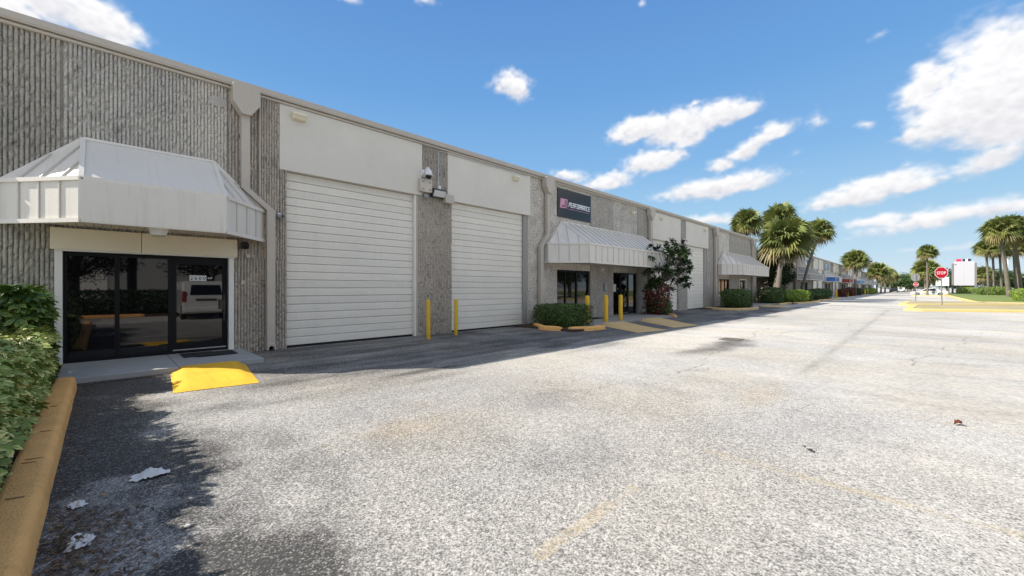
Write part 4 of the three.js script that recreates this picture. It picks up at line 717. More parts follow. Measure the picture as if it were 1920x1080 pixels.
// fan palms: trunk, old leaf bases, and a crown of folded fans
function palmCrown(seed, n, dry) {
  const R = rng(seed), mb = new MB();
  for (let i = 0; i < n; i++) {
    const e = mix(1.35, -0.75, Math.pow((i + 0.5) / n, 0.85)) + (R() - 0.5) * 0.25, a = i * 2.39996 + (R() - 0.5) * 0.5, d = V(Math.cos(e) * Math.cos(a), Math.sin(e), Math.cos(e) * Math.sin(a)), old = clamp((i / n - 0.72) * 3.2) * (R() < dry ? 1 : 0.25);
    const g = R(), c0 = [mix(0.11, 0.235, g), mix(0.155, 0.25, g), mix(0.04, 0.075, g)], col = [mix(c0[0], 0.25, old), mix(c0[1], 0.18, old), mix(c0[2], 0.09, old)];
    const stalk = 0.42 + 0.12 * R(), L = 0.58 + 0.14 * R(), hub = d.clone().multiplyScalar(stalk).add(V(0, -0.05 * (1 - d.y), 0)), side = V(-Math.sin(a), 0, Math.cos(a)).applyAxisAngle(d, (R() - 0.5) * 2.4), up = side.clone().cross(d).normalize(); if (up.y < 0) up.negate();
    const q = mb.v(side.x * 0.012, side.y, side.z * 0.012, [0.13, 0.17, 0.05]), w = mb.v(-side.x * 0.012, 0, -side.z * 0.012, [0.13, 0.17, 0.05]), hA = mb.v(hub.x + side.x * 0.01, hub.y, hub.z + side.z * 0.01, col), hB = mb.v(hub.x - side.x * 0.01, hub.y, hub.z - side.z * 0.01, col); mb.quad(q, w, hB, hA);
    const m = 17;
    for (let k = 0; k < m; k++) {
      const th = mix(-1.75, 1.75, k / (m - 1)) + (R() - 0.5) * 0.06, dd = d.clone().multiplyScalar(Math.cos(th)).addScaledVector(side, Math.sin(th)).normalize(), l = L * (1 - 0.22 * Math.abs(th) / 1.75) * (0.9 + 0.2 * R()), ss = dd.clone().cross(up).normalize(), cc = tint(col, 0.75 + 0.5 * R());
      const m1 = hub.clone().addScaledVector(dd, l * 0.55).addScaledVector(up, -0.03 + 0.02 * Math.cos(th)), tp = hub.clone().addScaledVector(dd, l * 0.93).addScaledVector(V(0, -1, 0), l * (0.12 + 0.3 * R() + 0.3 * old)), b0 = mb.v(hub.x, hub.y, hub.z, cc), wd = 0.036;
      const A = mb.v(...m1.clone().addScaledVector(ss, wd).toArray(), cc), B = mb.v(...m1.clone().addScaledVector(ss, -wd).addScaledVector(up, 0.012).toArray(), tint(cc, 1.1)), T = mb.v(tp.x, tp.y, tp.z, tint(cc, 1.05)); mb.tri(b0, A, B); mb.tri(A, T, B);
    }
  }
  return mb.geo();
}
const crowns = [palmCrown(701, 58, 0.7), palmCrown(702, 50, 0.9), palmCrown(703, 68, 0.6), palmCrown(704, 46, 0.8)];
function palm(label, [x, y0, z], [tx, ty, tz], R, r, v, group, bow = 0) {
  const o = thing('palm_tree', label, 'palm', [x, y0, z], group), H = ty - R * 0.12 - y0, top = [tx, ty - R * 0.12, tz], mid = [mix(x, tx, 0.42) + bow, y0 + H * 0.5, mix(z, tz, 0.42)];
  const g = new THREE.TubeGeometry(new THREE.CatmullRomCurve3([V(x, y0 - 0.05, z), V(...mid), V(...top)]), 22, r, 10), p = g.attributes.position; for (let i = 0; i < p.count; i++) { const k = 1 + 0.12 * (hash(Math.round(p.getY(i) * 12), v) - 0.5) + 0.3 * smooth(y0 + 0.8, y0, p.getY(i)); const t = clamp((p.getY(i) - y0) / H), cx = t < 0.5 ? mix(x, mid[0], t * 2) : mix(mid[0], tx, t * 2 - 1), cz = t < 0.5 ? mix(z, mid[2], t * 2) : mix(mid[2], tz, t * 2 - 1); p.setX(i, cx + (p.getX(i) - cx) * k); p.setZ(i, cz + (p.getZ(i) - cz) * k); } g.computeVertexNormals();
  part(o, 'trunk', g, palmBark);
  part(o, 'leaf_bases', new THREE.LatheGeometry([[r * 0.95, -R * 0.34], [r * 1.5, -R * 0.22], [r * 1.75, -R * 0.08], [r * 1.1, R * 0.06], [0, R * 0.1]].map(([a, c]) => new THREE.Vector2(a, c)), 9).translate(...top), boots);
  const c = piece(o, 'crown', crowns[v % 4], palmLeaf, [tx, ty, tz], v * 1.3 + x); c.scale.setScalar(R); c.userData.kind = 'stuff'; return o;
}
const GAP = 'palms between the two warehouses', LAWN = 'palms on the lawn', ROW = 'palms along the far warehouse';
palm('palm rising behind the roof end of the near warehouse', [55.3, 0, -3.9], [55.74, 9.5, -3.7], 2.0, 0.2, 0, GAP); palm('tallest palm between the warehouses, behind the spreading one', [60.4, 0, -1.5], [60.94, 10.4, -1.3], 2.3, 0.19, 1, GAP);
palm('spreading palm with the largest crown, behind the bright hedge', [51.2, 0, 0.45], [52.1, 6.9, 1.0], 2.75, 0.23, 2, GAP, -0.35); palm('slender leaning palm beside the far warehouse corner', [60.2, 0, 0.9], [62.1, 8.5, 2.6], 1.75, 0.15, 3, GAP, 0.1);
palm('dark upright palm in the middle of the palm group', [58.6, 0, 0.7], [58.3, 8.1, 0.9], 1.8, 0.18, 1, GAP); palm('short palm with a split crown below the spreading one', [52.6, 0, -0.2], [53.8, 6.1, 0.3], 1.9, 0.2, 0, GAP, 0.2);
palm('leaning palm standing before the far red banners', [102.9, 0, 2.6], [104.2, 7.0, 2.5], 2.4, 0.2, 2, ROW);
[[152, 6.4], [163, 6.1], [176, 6.0], [200, 5.6]].forEach(([x, y], i) => palm('palm in the row at the end of the far warehouse', [x, 0, 3.1 + i * 0.35], [x + 0.6, y, 3.3 + i * 0.35], 2.7, 0.2, i, ROW));
palm('tall thin palm behind the white sedan', [115, 0, 12.55], [115, 8.6, 12.5], 1.75, 0.16, 1, LAWN); palm('broad low palm behind the tall thin one', [140, 0, 12.5], [140.5, 6.0, 12.6], 3.0, 0.25, 0, LAWN); palm('second broad palm behind the tall thin one', [142.5, 0, 12.9], [143, 5.2, 13.4], 2.6, 0.22, 3, LAWN);
palm('stout palm standing on the open lawn', [97.0, 0.1, 21.0], [95.2, 10.3, 19.9], 2.3, 0.24, 0, LAWN); palm('thick palm beside the near right hedge', [99, 0.1, 22.4], [97.4, 10.6, 21.3], 2.4, 0.24, 2, LAWN); palm('palm with a forked look at the lawn edge', [97, 0.1, 22.9], [96.6, 10.0, 22.6], 2.5, 0.2, 1, LAWN);
[[122, 21.0, 9.3], [123.5, 21.9, 9.6], [125.5, 23.0, 9.1], [128, 25, 9.5]].forEach(([x, z, y], i) => palm('slim palm in the group behind the lawn hedge', [x, 0.1, z], [x - 0.8, y, z - 0.4], 2.0, 0.17, i, LAWN)); palm('low palm right behind the directory sign', [160, 0.1, 23.2], [160, 5.2, 23.2], 2.4, 0.22, 3, LAWN);

// broad-leaved trees: tapered trunk, limbs, leaf clumps
function tree(label, x, z, H, R, seed, cols, n, leafSize, y0 = 0, lowest = 0.38, group) {
  const o = thing('broadleaf_tree', label, 'tree', [x, y0, z], group), Q = rng(seed), br = [], mb = new MB(), th = H * lowest;
  const tr = new THREE.TubeGeometry(new THREE.CatmullRomCurve3([V(x, y0 - 0.05, z), V(x + 0.1 * (Q() - 0.5), y0 + th * 0.5, z), V(x + 0.3 * (Q() - 0.5), y0 + th * 1.3, z)]), 10, R * 0.06 + 0.05, 8); br.push(tr);
  const clumps = []; for (let i = 0; i < 40; i++) { const d = rdir(Q), rr = 0.45 + 0.5 * Math.sqrt(Q()); clumps.push(V(x + d.x * R * rr, y0 + mix(th, H, 0.5) + d.y * (H - th) * 0.5 * rr, z + d.z * R * rr)); }
  clumps.forEach((c, i) => { if (i % 3 === 0) br.push(tube([[x, y0 + th, z], [mix(x, c.x, 0.5), mix(y0 + th, c.y, 0.6), mix(z, c.z, 0.5)], c.toArray()], R * 0.02, 5, 6)); });
  for (let i = 0; i < n; i++) { const c = clumps[i % clumps.length], d = rdir(Q), r = R * 0.3 * Math.cbrt(Q()), p = c.clone().add(V(d.x * r, d.y * r * 0.7, d.z * r)), nn = V(Q() - 0.5, 0.9, Q() - 0.5).normalize(), [s, t] = frame3(nn), a = Q() * 6.283; leaf(mb, p, s.multiplyScalar(Math.cos(a)).addScaledVector(t, Math.sin(a)), nn, leafSize * (0.7 + 0.6 * Q()), leafSize * 0.5, tint(cols[Math.floor(Q() * cols.length)], 0.7 + 0.6 * Q())); }
  part(o, 'trunk', merge(br), bark); part(o, 'crown', mb.geo(), foliage).userData.kind = 'stuff'; return o;
}
tree('dark dense tree in the gap under the spreading palm', 55.0, -2.4, 6.0, 3.2, 801, DEEP, 9000, 0.32, 0, 0.22); tree('dark shrubby tree against the far warehouse side wall', 58.6, -1.6, 5.4, 2.3, 803, DEEP, 6000, 0.3, 0, 0.25);
[[214, 4.5, 6.2, 4.5], [236, 7, 6.5, 5], [250, 9, 7, 6], [268, 5, 7, 6], [290, 10, 8, 8], [310, 6, 9, 8], [330, 14, 9, 9], [300, 22, 9, 8]].forEach(([x, z, h, r], i) => tree('round green tree closing the far end of the road', x, z, h, r, 811 + i, [...GREEN, [0.06, 0.1, 0.04]], 2600, 0.8, 0, 0.22, 'trees at the far end of the road'));
[[176, 17.5, 7, 4.5], [185, 20.5, 6, 4], [190, 27, 7, 5], [196, 31, 6.5, 5], [205, 35, 6, 5]].forEach(([x, z, h, r], i) => tree('green tree far behind the lawn and the white boards', x, z, h, r, 831 + i, [...GREEN, [0.09, 0.14, 0.05]], 2600, 0.6, 0, 0.2, 'trees behind the lawn'));

// ---------- islands, lawn and what stands on them ----------
const grassMat = new THREE.MeshStandardMaterial({ map: tex(512, 512, (i, j) => { const f = (k, s) => tnoise(i / 512 * k, j / 512 * k, k, s), n = f(6, 61) * 0.5 + f(40, 62) * 0.3 + f(200, 63) * 0.2, k = 0.7 + 0.6 * n; return [mix(0.1, 0.19, f(9, 64)) * k, mix(0.17, 0.22, f(9, 64)) * k, 0.045 * k]; }, { srgb: true, repeat: 0.12 }), roughness: 1 });
const dirtMat = mottled(0.36, 0.31, 0.18, 0.6, 211, 1);
const kerbYellow = mottled(0.62, 0.48, 0.19, 0.2, 213, 0.85, 0.2);
function poly(pts, y) { const s = new THREE.Shape(); pts.forEach(([x, z], i) => i ? s.lineTo(x, -z) : s.moveTo(x, -z)); const g = new THREE.ExtrudeGeometry(s, { depth: y, bevelEnabled: false }).rotateX(-Math.PI / 2); return wuv(g); }
setting('median', poly([[37.4, 10.9], [46.8, 11.2], [52, 17], [62, 28], [50, 34], [45, 24], [40, 15.8]], 0.13), dirtMat); setting('median', poly([[48.4, 10.4], [59.5, 10.7], [62.5, 14], [57.5, 19], [55.6, 17.4]], 0.13), dirtMat);
setting('lawn', poly([[60.9, 15.4], [125, 15.4], [175, 17], [210, 30], [210, 90], [110, 90], [62, 32], [57.8, 19.4]], 0.13), grassMat);
const KY = (pts, label) => K(pts, kerbYellow, label, 0.45, 0.16);
KY([[46.8, 11.0], [37.4, 10.7], [37.3, 11.2], [39.9, 15.9], [45, 24.2], [50, 34.2]], 'pale yellow kerb round the nearest traffic island'); KY([[59.6, 10.5], [48.3, 10.2], [48.2, 10.6], [55.4, 17.6], [58, 19.8]], 'pale yellow kerb round the second traffic island, by the stop sign');
KY([[60.6, 15.6], [61.2, 15.2], [125, 15.2], [126, 15.6]], 'pale yellow kerb along the edge of the lawn'); KY([[62, 32], [57.7, 19.4], [60.6, 15.8]], 'pale yellow kerb at the near end of the lawn'); KY([[107, 10.3], [107, 14.9]], 'pale yellow kerb in front of the white sedan');
function octagon(R) { const s = new THREE.Shape(); for (let k = 0; k < 8; k++) { const a = Math.PI / 8 + k * Math.PI / 4; k ? s.lineTo(R * Math.cos(a), R * Math.sin(a)) : s.moveTo(R * Math.cos(a), R * Math.sin(a)); } return s; }
function stopSign(label, x, z, yc, w, turn, tilt = 0) {
  const o = thing('stop_sign', label, 'sign', [0, 0, 0]), R = w / 2 / Math.cos(Math.PI / 8);
  part(o, 'post', merge([box(-0.03, 0.03, 0, yc + w * 0.4, -0.05, -0.014)]), metal);
  part(o, 'plate', new THREE.ExtrudeGeometry(octagon(R), { depth: 0.004, bevelEnabled: false }).translate(0, yc, -0.012), std(0.45, 0.47, 0.47, 0.45, { metalness: 0.3 }));
  const t = canvas(256, 256, (c, W) => { const oct = (r, f) => { c.fillStyle = f; c.beginPath(); for (let k = 0; k < 8; k++) { const a = Math.PI / 8 + k * Math.PI / 4; c.lineTo(W / 2 + r * Math.cos(a), W / 2 + r * Math.sin(a)); } c.closePath(); c.fill(); }; oct(138.6, '#f4f4f4'); oct(126, '#c8102e'); c.fillStyle = '#f6f6f6'; c.font = 'bold 92px sans-serif'; c.textAlign = 'center'; c.textBaseline = 'middle'; c.save(); c.translate(W / 2, W / 2 + 6); c.scale(0.82, 1); c.fillText('STOP', 0, 0); c.restore(); });
  const g = new THREE.ShapeGeometry(octagon(R * 0.997)); const p = g.attributes.position, uv = g.attributes.uv; for (let i = 0; i < p.count; i++) uv.setXY(i, p.getX(i) / w + 0.5, p.getY(i) / w + 0.5);
  part(o, 'sign_face', g.translate(0, yc, -0.004), new THREE.MeshStandardMaterial({ map: t, roughness: 0.4 }));
  o.position.set(x, 0.1, z); o.rotation.set(0, turn, tilt); return o;
}
// a board that faces the camera side (-x) is turned by -90 degrees
stopSign('red octagonal STOP sign on the near traffic island', 47.2, 12.56, 2.62, 0.92, -0.95, 0.03); stopSign('grey back of an octagonal sign on the second traffic island', 59.6, 11.0, 2.5, 0.8, Math.PI - 0.95); stopSign('small distant red stop sign beyond the white sedan', 128, 10.9, 2.2, 0.95, -1.2);
{
  const o = thing('directory_sign', 'tall white directory board between grey posts on the lawn', 'sign', [149, 0.1, 19.3]);
  for (const z of [17.35, 21.15]) part(o, 'post', rbox(148.8, 149.2, 0.1, 7.6, z - 0.18, z + 0.18, 0.02), std(0.2, 0.18, 0.2, 0.7));
  part(o, 'board', rbox(148.85, 149.15, 2.1, 8.0, 17.54, 20.96, 0.02), std(0.6, 0.6, 0.61, 0.5));
  const t = canvas(256, 440, (c, w, h) => { c.fillStyle = '#bcbcc6'; c.fillRect(0, 0, w, h); c.fillStyle = '#85858f'; for (let k = 0; k < 22; k++) c.fillRect(0, 60 + k * 17, w, 1.5); c.fillRect(w / 2 - 1, 60, 2, h - 60); c.fillStyle = '#77778a'; for (let k = 0; k < 8; k++) c.fillRect(24 + k * 28, 24, 18, 5); c.fillStyle = '#2a2a30'; c.fillRect(8, 46, 26, 14); c.fillStyle = '#b8283c'; c.fillRect(8, 22, 10, 8); c.fillStyle = '#9a9aa6'; c.fillRect(40, 56, w - 60, 2); });
  const g = new THREE.PlaneGeometry(3.38, 5.86).rotateY(-Math.PI / 2).translate(148.845, 5.05, 19.25); part(o, 'sign_face', g, new THREE.MeshStandardMaterial({ map: t, roughness: 0.5 }));
  part(o, 'logo_box', rbox(148.9, 149.1, 8.02, 8.62, 17.95, 18.8, 0.01), std(0.6, 0.03, 0.09, 0.5)); part(o, 'logo_box', rbox(148.9, 149.1, 8.02, 8.62, 19.0, 19.45, 0.01), std(0.03, 0.03, 0.05, 0.5)); part(o, 'logo_box', rbox(148.9, 149.1, 8.02, 8.58, 19.47, 19.85, 0.01), std(0.75, 0.75, 0.75, 0.5)); part(o, 'logo_box', rbox(148.9, 149.1, 8.02, 8.62, 19.87, 20.4, 0.01), std(0.03, 0.03, 0.05, 0.5));
  part(o, 'base', rbox(148.4, 149.6, 0.1, 0.3, 17.1, 21.4, 0.02), slabPale);
}
{
  const o = thing('notice_board', 'small plain white board on two thin posts behind the stop sign', 'sign', [157, 0.1, 15.8]);
  for (const z of [14.75, 16.9]) part(o, 'post', box(156.95, 157.05, 0.1, 2.15, z - 0.06, z + 0.06), metal); part(o, 'board', rbox(156.94, 157.06, 2.1, 4.4, 14.6, 17.05, 0.01), plasticWhite);
}
hedge('lawn_hedge', 'green clipped hedge around the foot of the directory sign', [146.5, 151.5, 1.7, 18.0, 21.0], 5000, 0.16, LIME, 901, 0.1); hedge('lawn_hedge', 'long clipped hedge behind the lawn palms', [120, 140, 1.7, 20.2, 24], 9000, 0.2, [...LIME, ...GREEN], 903, 0.12); hedge('lawn_hedge', 'yellow-green clipped hedge nearest the road, by the thick palms', [68.4, 74, 1.45, 18.6, 22.5], 7000, 0.14, LIME, 905, 0.15);
for (const [x, z, h, l] of [[150, 26.2, 11.5, 'plain white pole behind the lawn palms'], [140, 23.2, 9, 'white pole left of the lawn palms']]) one('pole', cyl(x, z, 0.1, h, 0.14, 0.1, 10), plasticWhite, l, 'pole', [x, 0.1, z]);
{ const o = thing('street_lamp', 'thin dark street lamp far behind the directory sign', 'lamp', [190, 0.1, 29.6]); part(o, 'pole', cyl(190, 29.6, 0.1, 7.2, 0.1, 0.07, 8), darkMetal); part(o, 'arm', bar([190, 7.1, 29.6], [190, 7.3, 28.4], 0.08, 0.08), darkMetal); part(o, 'head', rbox(189.8, 190.2, 7.15, 7.3, 27.9, 28.5), darkMetal); }
{
  const o = thing('low_building', 'low peach coloured building behind the lawn palms', 'building', [185, 0.1, 44]); part(o, 'wall', box(180, 190, 0, 4.6, 33.5, 56), mottled(0.55, 0.36, 0.24, 0.15, 221, 0.9)); part(o, 'roof', box(179.6, 190.4, 4.6, 5.0, 33, 56.5), std(0.4, 0.27, 0.2, 0.9)); for (const z of [35, 38.5, 42]) { const w = part(o, 'window', box(179.96, 179.99, 1, 3, z, z + 2), blackFrame); void w; }
}
// ---------- vehicles: local length along x, nose towards -x, then turned ----------
function wheel(o, x, z, r, w = 0.2) { const s = Math.sign(z), t = part(o, 'wheel', new THREE.CylinderGeometry(r, r, w, 22).rotateX(Math.PI / 2).translate(x, r, z), rubber); part(t, 'rim', new THREE.CylinderGeometry(r * 0.6, r * 0.6, 0.02, 18).rotateX(Math.PI / 2).translate(x, r, z + s * (w / 2 + 0.006)), std(0.35, 0.35, 0.36, 0.35, { metalness: 0.8 })); }
function extr(pts, w, bev, mat) { const s = new THREE.Shape(); pts.forEach(([x, y], i) => i ? s.lineTo(x, y) : s.moveTo(x, y)); return wuv(new THREE.ExtrudeGeometry(s, { depth: w - 2 * bev, bevelEnabled: true, bevelSize: bev, bevelThickness: bev, bevelSegments: 2, bevelOffset: -bev }).translate(0, 0, -w / 2 + bev)); }
const sedanPaint = new THREE.MeshPhysicalMaterial({ color: C(0.55, 0.55, 0.55), roughness: 0.4, clearcoat: 0.6, clearcoatRoughness: 0.1 });
const carWhite = new THREE.MeshPhysicalMaterial({ color: C(0.78, 0.78, 0.78), roughness: 0.35, clearcoat: 0.8, clearcoatRoughness: 0.08 });
{
  const o = thing('sedan_car', 'white sedan with green lettering block and round yellow badge on its side', 'car', [0, 0, 0]);
  part(o, 'body', extr([[-2.62, 0.35], [-2.66, 0.55], [-2.55, 0.74], [-1.3, 0.9], [1.55, 0.95], [2.5, 0.93], [2.66, 0.8], [2.68, 0.42], [2.5, 0.28], [2.02, 0.26], [1.9, 0.5], [1.6, 0.62], [1.3, 0.5], [1.2, 0.24], [-1.2, 0.24], [-1.3, 0.5], [-1.6, 0.62], [-1.9, 0.5], [-2.02, 0.26]], 1.85, 0.05), sedanPaint);
  part(o, 'cabin', extr([[-1.25, 0.9], [-0.45, 1.4], [0.2, 1.47], [0.85, 1.42], [1.75, 0.95]], 1.5, 0.1), sedanPaint);
  for (const z of [0.79, -0.79]) { part(o, 'window', extr([[-0.95, 0.97], [-0.4, 1.32], [0.1, 1.37], [0.1, 0.97]], 0.12, 0.01).translate(0, 0, z - Math.sign(z) * 0.01), glass); part(o, 'window', extr([[0.18, 0.97], [0.18, 1.37], [0.7, 1.34], [1.15, 1.0]], 0.12, 0.01).translate(0, 0, z - Math.sign(z) * 0.01), glass); }
  part(o, 'windscreen', slabOf([V(-1.28, 0.96, -0.66), V(-1.28, 0.96, 0.66), V(-0.52, 1.42, 0.55), V(-0.52, 1.42, -0.55)], V(-0.5, 0.86, 0).normalize(), 0.02), glass);
  for (const x of [-1.6, 1.6]) for (const z of [0.8, -0.8]) wheel(o, x, z, 0.33);
  for (const z of [0.926, -0.926]) { const s = Math.sign(z); part(o, 'badge', new THREE.CylinderGeometry(0.17, 0.17, 0.01, 16).rotateX(Math.PI / 2).translate(-0.55, 0.68, z), std(0.6, 0.48, 0.06, 0.5)); part(o, 'marking', box(0.35, 1.1, 0.58, 0.8, Math.min(z, z + s * 0.008), Math.max(z, z + s * 0.008)), std(0.02, 0.16, 0.1, 0.5)); part(o, 'side_trim', box(-1.0, -0.2, 0.42, 0.47, Math.min(z, z + s * 0.01), Math.max(z, z + s * 0.01)), rubber); }
  part(o, 'tail_light', rbox(2.6, 2.72, 0.62, 0.78, 0.5, 0.9), std(0.3, 0.02, 0.02, 0.3)); part(o, 'tail_light', rbox(2.6, 2.72, 0.62, 0.78, -0.9, -0.5), std(0.3, 0.02, 0.02, 0.3));
  o.position.set(117, 0, 12.75); o.rotation.y = -Math.PI / 2;      // nose towards -z
}
{
  const o = thing('delivery_van', 'white delivery van parked with its rear to the 2600 entrance', 'van', [0, 0, 0]);
  part(o, 'body', extr([[-2.25, 0.3], [-2.3, 0.7], [-2.2, 0.98], [-1.45, 1.12], [-0.75, 1.68], [-0.4, 1.8], [1.7, 1.83], [1.95, 1.75], [2.12, 1.1], [2.14, 0.45], [2.0, 0.3], [1.72, 0.28], [1.6, 0.55], [1.32, 0.66], [1.02, 0.55], [0.92, 0.26], [-1.05, 0.26], [-1.15, 0.55], [-1.45, 0.66], [-1.75, 0.55], [-1.85, 0.28]], 1.8, 0.07), carWhite);
  part(o, 'rear_window', slabOf([V(2.1, 1.16, -0.62), V(2.1, 1.16, 0.62), V(1.99, 1.64, 0.56), V(1.99, 1.64, -0.56)], V(0.97, 0.22, 0).normalize(), 0.012).translate(0.025, 0.01, 0), glass);
  for (const z of [0.9, -0.9]) { part(o, 'window', extr([[-1.25, 1.14], [-0.72, 1.58], [-0.1, 1.64], [-0.1, 1.1]], 0.02, 0.004).translate(0, 0, z), glass); part(o, 'tail_light', rbox(2.02, 2.16, 0.85, 1.35, z > 0 ? 0.76 : -0.9, z > 0 ? 0.9 : -0.76, 0.02), std(0.35, 0.02, 0.02, 0.3)); }
  part(o, 'bumper', rbox(2.05, 2.24, 0.36, 0.56, -0.86, 0.86, 0.04), carWhite); part(o, 'trim', box(2.13, 2.17, 0.92, 0.99, -0.4, 0.4), darkMetal);
  for (const x of [-1.45, 1.32]) for (const z of [0.78, -0.78]) wheel(o, x, z, 0.33);
  o.position.set(3.55, 0, 15.0); o.rotation.y = Math.PI / 2;       // rear towards -z
}
{
  const o = thing('box_truck', 'white box truck parked far down the road', 'truck', [0, 0, 0]); part(o, 'cargo_box', rbox(-0.5, 4.5, 0.9, 3.3, -1.2, 1.2, 0.04), plasticWhite); part(o, 'cab', extr([[-2.4, 0.5], [-2.4, 1.3], [-1.9, 2.2], [-0.6, 2.3], [-0.6, 0.5]], 2.1, 0.08), carWhite); part(o, 'chassis', box(-0.6, 4.4, 0.5, 0.88, -0.5, 0.5), darkMetal); for (const x of [-1.5, 3.3]) for (const z of [0.95, -0.95]) wheel(o, x, z, 0.45, 0.28);
  o.position.set(232, 0, 6.4);
}
{
  const o = thing('sedan_car', 'dark car parked at the far end of the awnings', 'car', [0, 0, 0]); part(o, 'body', extr([[-2.2, 0.3], [-2.25, 0.65], [-1.2, 0.88], [-0.5, 1.4], [0.9, 1.4], [1.7, 0.95], [2.25, 0.85], [2.2, 0.3]], 1.8, 0.08), std(0.02, 0.022, 0.028, 0.25)); for (const x of [-1.4, 1.4]) for (const z of [0.8, -0.8]) wheel(o, x, z, 0.33);
  o.position.set(196, 0, 5.4);
}
{ const o = thing('flat_canopy', 'white flat canopy on posts far down the road', 'canopy', [262, 0, 11]); part(o, 'roof', rbox(256, 268, 4.6, 5.3, 6.5, 17, 0.05), plasticWhite); for (const [x, z] of [[257, 8], [257, 15.5], [267, 8], [267, 15.5]]) part(o, 'post', box(x - 0.2, x + 0.2, 0, 4.6, z - 0.2, z + 0.2), whitePaint); }
{
  const o = thing('flagpole', 'thin flagpole with a striped flag above the far palms', 'flag', [160.3, 0, 1.7]); part(o, 'pole', cyl(160.3, 1.7, 0, 9.9, 0.07, 0.05, 8), metal);
  const t = canvas(190, 100, (c, w, h) => { for (let k = 0; k < 13; k++) { c.fillStyle = k % 2 ? '#f0f0f0' : '#b22234'; c.fillRect(0, k * h / 13, w, h / 13 + 1); } c.fillStyle = '#3c3b6e'; c.fillRect(0, 0, w * 0.42, h * 7 / 13); });
  const g = new THREE.PlaneGeometry(1.8, 1.05, 14, 4), p = g.attributes.position; for (let i = 0; i < p.count; i++) { const s = p.getX(i) + 0.9; p.setXYZ(i, 160.3 - s * 0.5, 9.25 + p.getY(i) - s * 0.5, 1.65 - s * 0.62 + 0.12 * Math.sin(s * 6)); } g.computeVertexNormals(); part(o, 'flag', g, new THREE.MeshStandardMaterial({ map: t, roughness: 0.9, side: THREE.DoubleSide }));
}
// ---------- across the lot, behind the camera: what the dark glass mirrors ----------
K([[-26, 17.5], [1.6, 17.5]], curbTan, 'tan kerb across the lot behind the camera, mirrored in the dark glass');
setting('planter_soil', box(-26, 12, -0.05, 0.09, 17.62, 24), soilMat);
hedge('long_hedge', 'dark clipped hedge across the lot, mirrored in the dark glass', [-7, 9, 1.35, 18.4, 19.6], 20000, 0.15, DEEP, 951, 0.1);
tree('oak across the lot with a low dark crown, mirrored in the left pane', -1.0, 20.6, 6.8, 3.2, 961, DEEP, 9000, 0.22, 0, 0.3); tree('slim oak across the lot, mirrored in the middle pane', 1.35, 22.5, 8, 3.0, 963, DEEP, 4500, 0.24, 0, 0.62); tree('oak across the lot with branches above the van, mirrored in the door', 5.0, 21.5, 6, 3.0, 965, DEEP, 8000, 0.22, 0, 0.36);
[[36, 25, 6], [43, 24, 6.5], [50, 26, 6], [57, 25, 6.5], [65, 29, 7]].forEach(([x, z, h], i) => tree('dark oak in the row across the lot, mirrored in the shop windows', x, z, h, 3.6, 975 + i, DEEP, 4500, 0.32, 0, 0.28, 'oaks mirrored in the shop windows'));
{ const o = thing('white_warehouse', 'white warehouse with a blue roof band across the lot, mirrored in the glass', 'building', [-5, 0, 46]); part(o, 'wall', box(-45, 34, 0, 4.9, 42, 52), mottled(0.36, 0.36, 0.35, 0.1, 971, 0.8)); part(o, 'roof_band', box(-45.2, 34.2, 4.9, 5.9, 41.8, 52), std(0.02, 0.07, 0.35, 0.5)); part(o, 'loading_door', box(-4, 0.4, 0, 3.4, 41.93, 41.99), whitePaint); }

// ---------- litter ----------
const paper = std(0.66, 0.66, 0.66, 0.9, { side: THREE.DoubleSide });
function crumple(x, z, w, d, seed, label) {
  const g = new THREE.PlaneGeometry(w, d, 16, 12).rotateX(-Math.PI / 2), p = g.attributes.position;
  for (let i = 0; i < p.count; i++) { const a = p.getX(i) / w, b = p.getZ(i) / d, e = Math.hypot(a, b) * 2, k = 0.6 + 0.7 * fbm(Math.cos(Math.atan2(b, a)) * 1.7 + seed, Math.sin(Math.atan2(b, a)) * 1.7 + seed, 3); p.setXYZ(i, p.getX(i) * k, 0.01 + 0.75 * w * Math.abs(fbm(a * 4.5 + seed, b * 4.5, 3) - 0.46) * clamp(1.25 - e * 0.8, 0.12, 1), p.getZ(i) * k); }
  g.computeVertexNormals(); g.rotateY(seed); return one('paper_scrap', g.translate(x, 0, z), paper, label, 'litter', [x, 0, z]);
}
crumple(0.27, 6.8, 0.22, 0.18, 3.3, 'largest crumpled white napkin lying on the dark asphalt'); crumple(-0.12, 7.04, 0.13, 0.08, 5.1, 'small white paper scrap near the long kerb'); crumple(-0.08, 7.66, 0.17, 0.12, 7.7, 'white napkin on the brown leaf litter by the kerb');
function deadLeaf(x, z, L, c, label, turn, up = 0.3) { const mb = new MB(); leaf(mb, V(x, 0.008, z), V(Math.cos(turn), 0.1, Math.sin(turn)).normalize(), V(0, 1, 0), L, L * 0.5, c, up); leaf(mb, V(x, 0.01, z), V(Math.cos(turn + 1.2), 0.9, Math.sin(turn + 1.2)).normalize(), V(0.3, 0.8, 0.2).normalize(), L * 0.7, L * 0.4, tint(c, 0.8), up); return one('dead_leaf', mb.geo(), foliage, label, 'leaf', [x, 0, z]); }
deadLeaf(6.56, 11.42, 0.13, [0.25, 0.08, 0.04], 'curled reddish dead leaf alone on the pale asphalt', 0.6, 0.5); deadLeaf(0.0, 6.95, 0.05, [0.45, 0.24, 0.04], 'small orange leaf near the white scrap', 1.2, 0.1); deadLeaf(4.62, 10.4, 0.1, [0.06, 0.05, 0.045], 'dark curled leaf on the speckled asphalt', 2.3, 0.1);
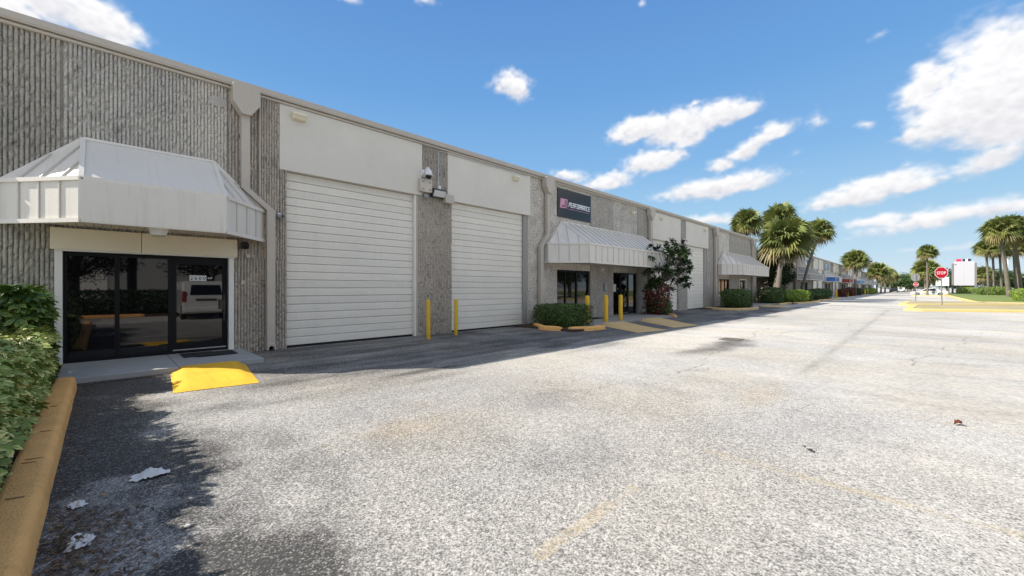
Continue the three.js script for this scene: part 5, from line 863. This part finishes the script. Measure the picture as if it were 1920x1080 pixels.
one('pebble', new THREE.IcosahedronGeometry(0.016, 1).scale(1.2, 0.6, 0.9).translate(0.38, 0.012, 7.9), std(0.66, 0.65, 0.6, 0.8), 'small white pebble on dark asphalt', 'pebble', [0.38, 0, 7.9]);
{
  const R = rng(991), mb = new MB(), cols = [[0.16, 0.085, 0.04], [0.1, 0.055, 0.03], [0.2, 0.13, 0.06], [0.07, 0.045, 0.03]];
  for (let i = 0; i < 1300; i++) { const t = R(), near = i < 800, z = near ? 7.75 + (R() - 0.5) * 1.1 + (R() - 0.5) * 0.5 : 2 + R() * 8, x = near ? -0.22 + Math.abs(R() + R() - 1) * 0.5 : -0.24 + R() * R() * 0.35, a = R() * 6.283, L = 0.015 + 0.05 * R(); leaf(mb, V(x, 0.004 + (near ? R() * 0.022 : 0.003), z), V(Math.cos(a), (R() - 0.4) * 0.3, Math.sin(a)).normalize(), V(0, 1, 0), L, L * (0.12 + 0.3 * R()), tint(cols[Math.floor(t * 4)], 0.7 + 0.7 * R()), 0.1); }
  for (let i = 0; i < 260; i++) { const x = -0.2 + R() * 1.15, z = 1.95 + R() * 0.16 * R(), a = R() * 6.283, L = 0.015 + 0.04 * R(); leaf(mb, V(x, 0.006 + R() * 0.012, z), V(Math.cos(a), 0.05, Math.sin(a)).normalize(), V(0, 1, 0), L, L * 0.45, tint(cols[Math.floor(R() * 4)], 0.8 + 0.9 * R()), 0.1); }
  for (let i = 0; i < 90; i++) { const x = 0.1 + R() * 3, z = 3 + R() * 6.5, a = R() * 6.283, L = 0.008 + 0.02 * R(); leaf(mb, V(x, 0.004, z), V(Math.cos(a), 0.05, Math.sin(a)).normalize(), V(0, 1, 0), L, L * 0.45, tint(R() < 0.3 ? [0.5, 0.45, 0.35] : cols[Math.floor(R() * 4)], 0.8 + 0.7 * R()), 0.1); }
  const m = setting('leaf_litter', mb.geo(), foliage, 'stuff'); m.userData = { kind: 'stuff', label: 'brown leaf litter and twigs along the tan kerb', category: 'litter' };
}
renderer.render(scene, camera);
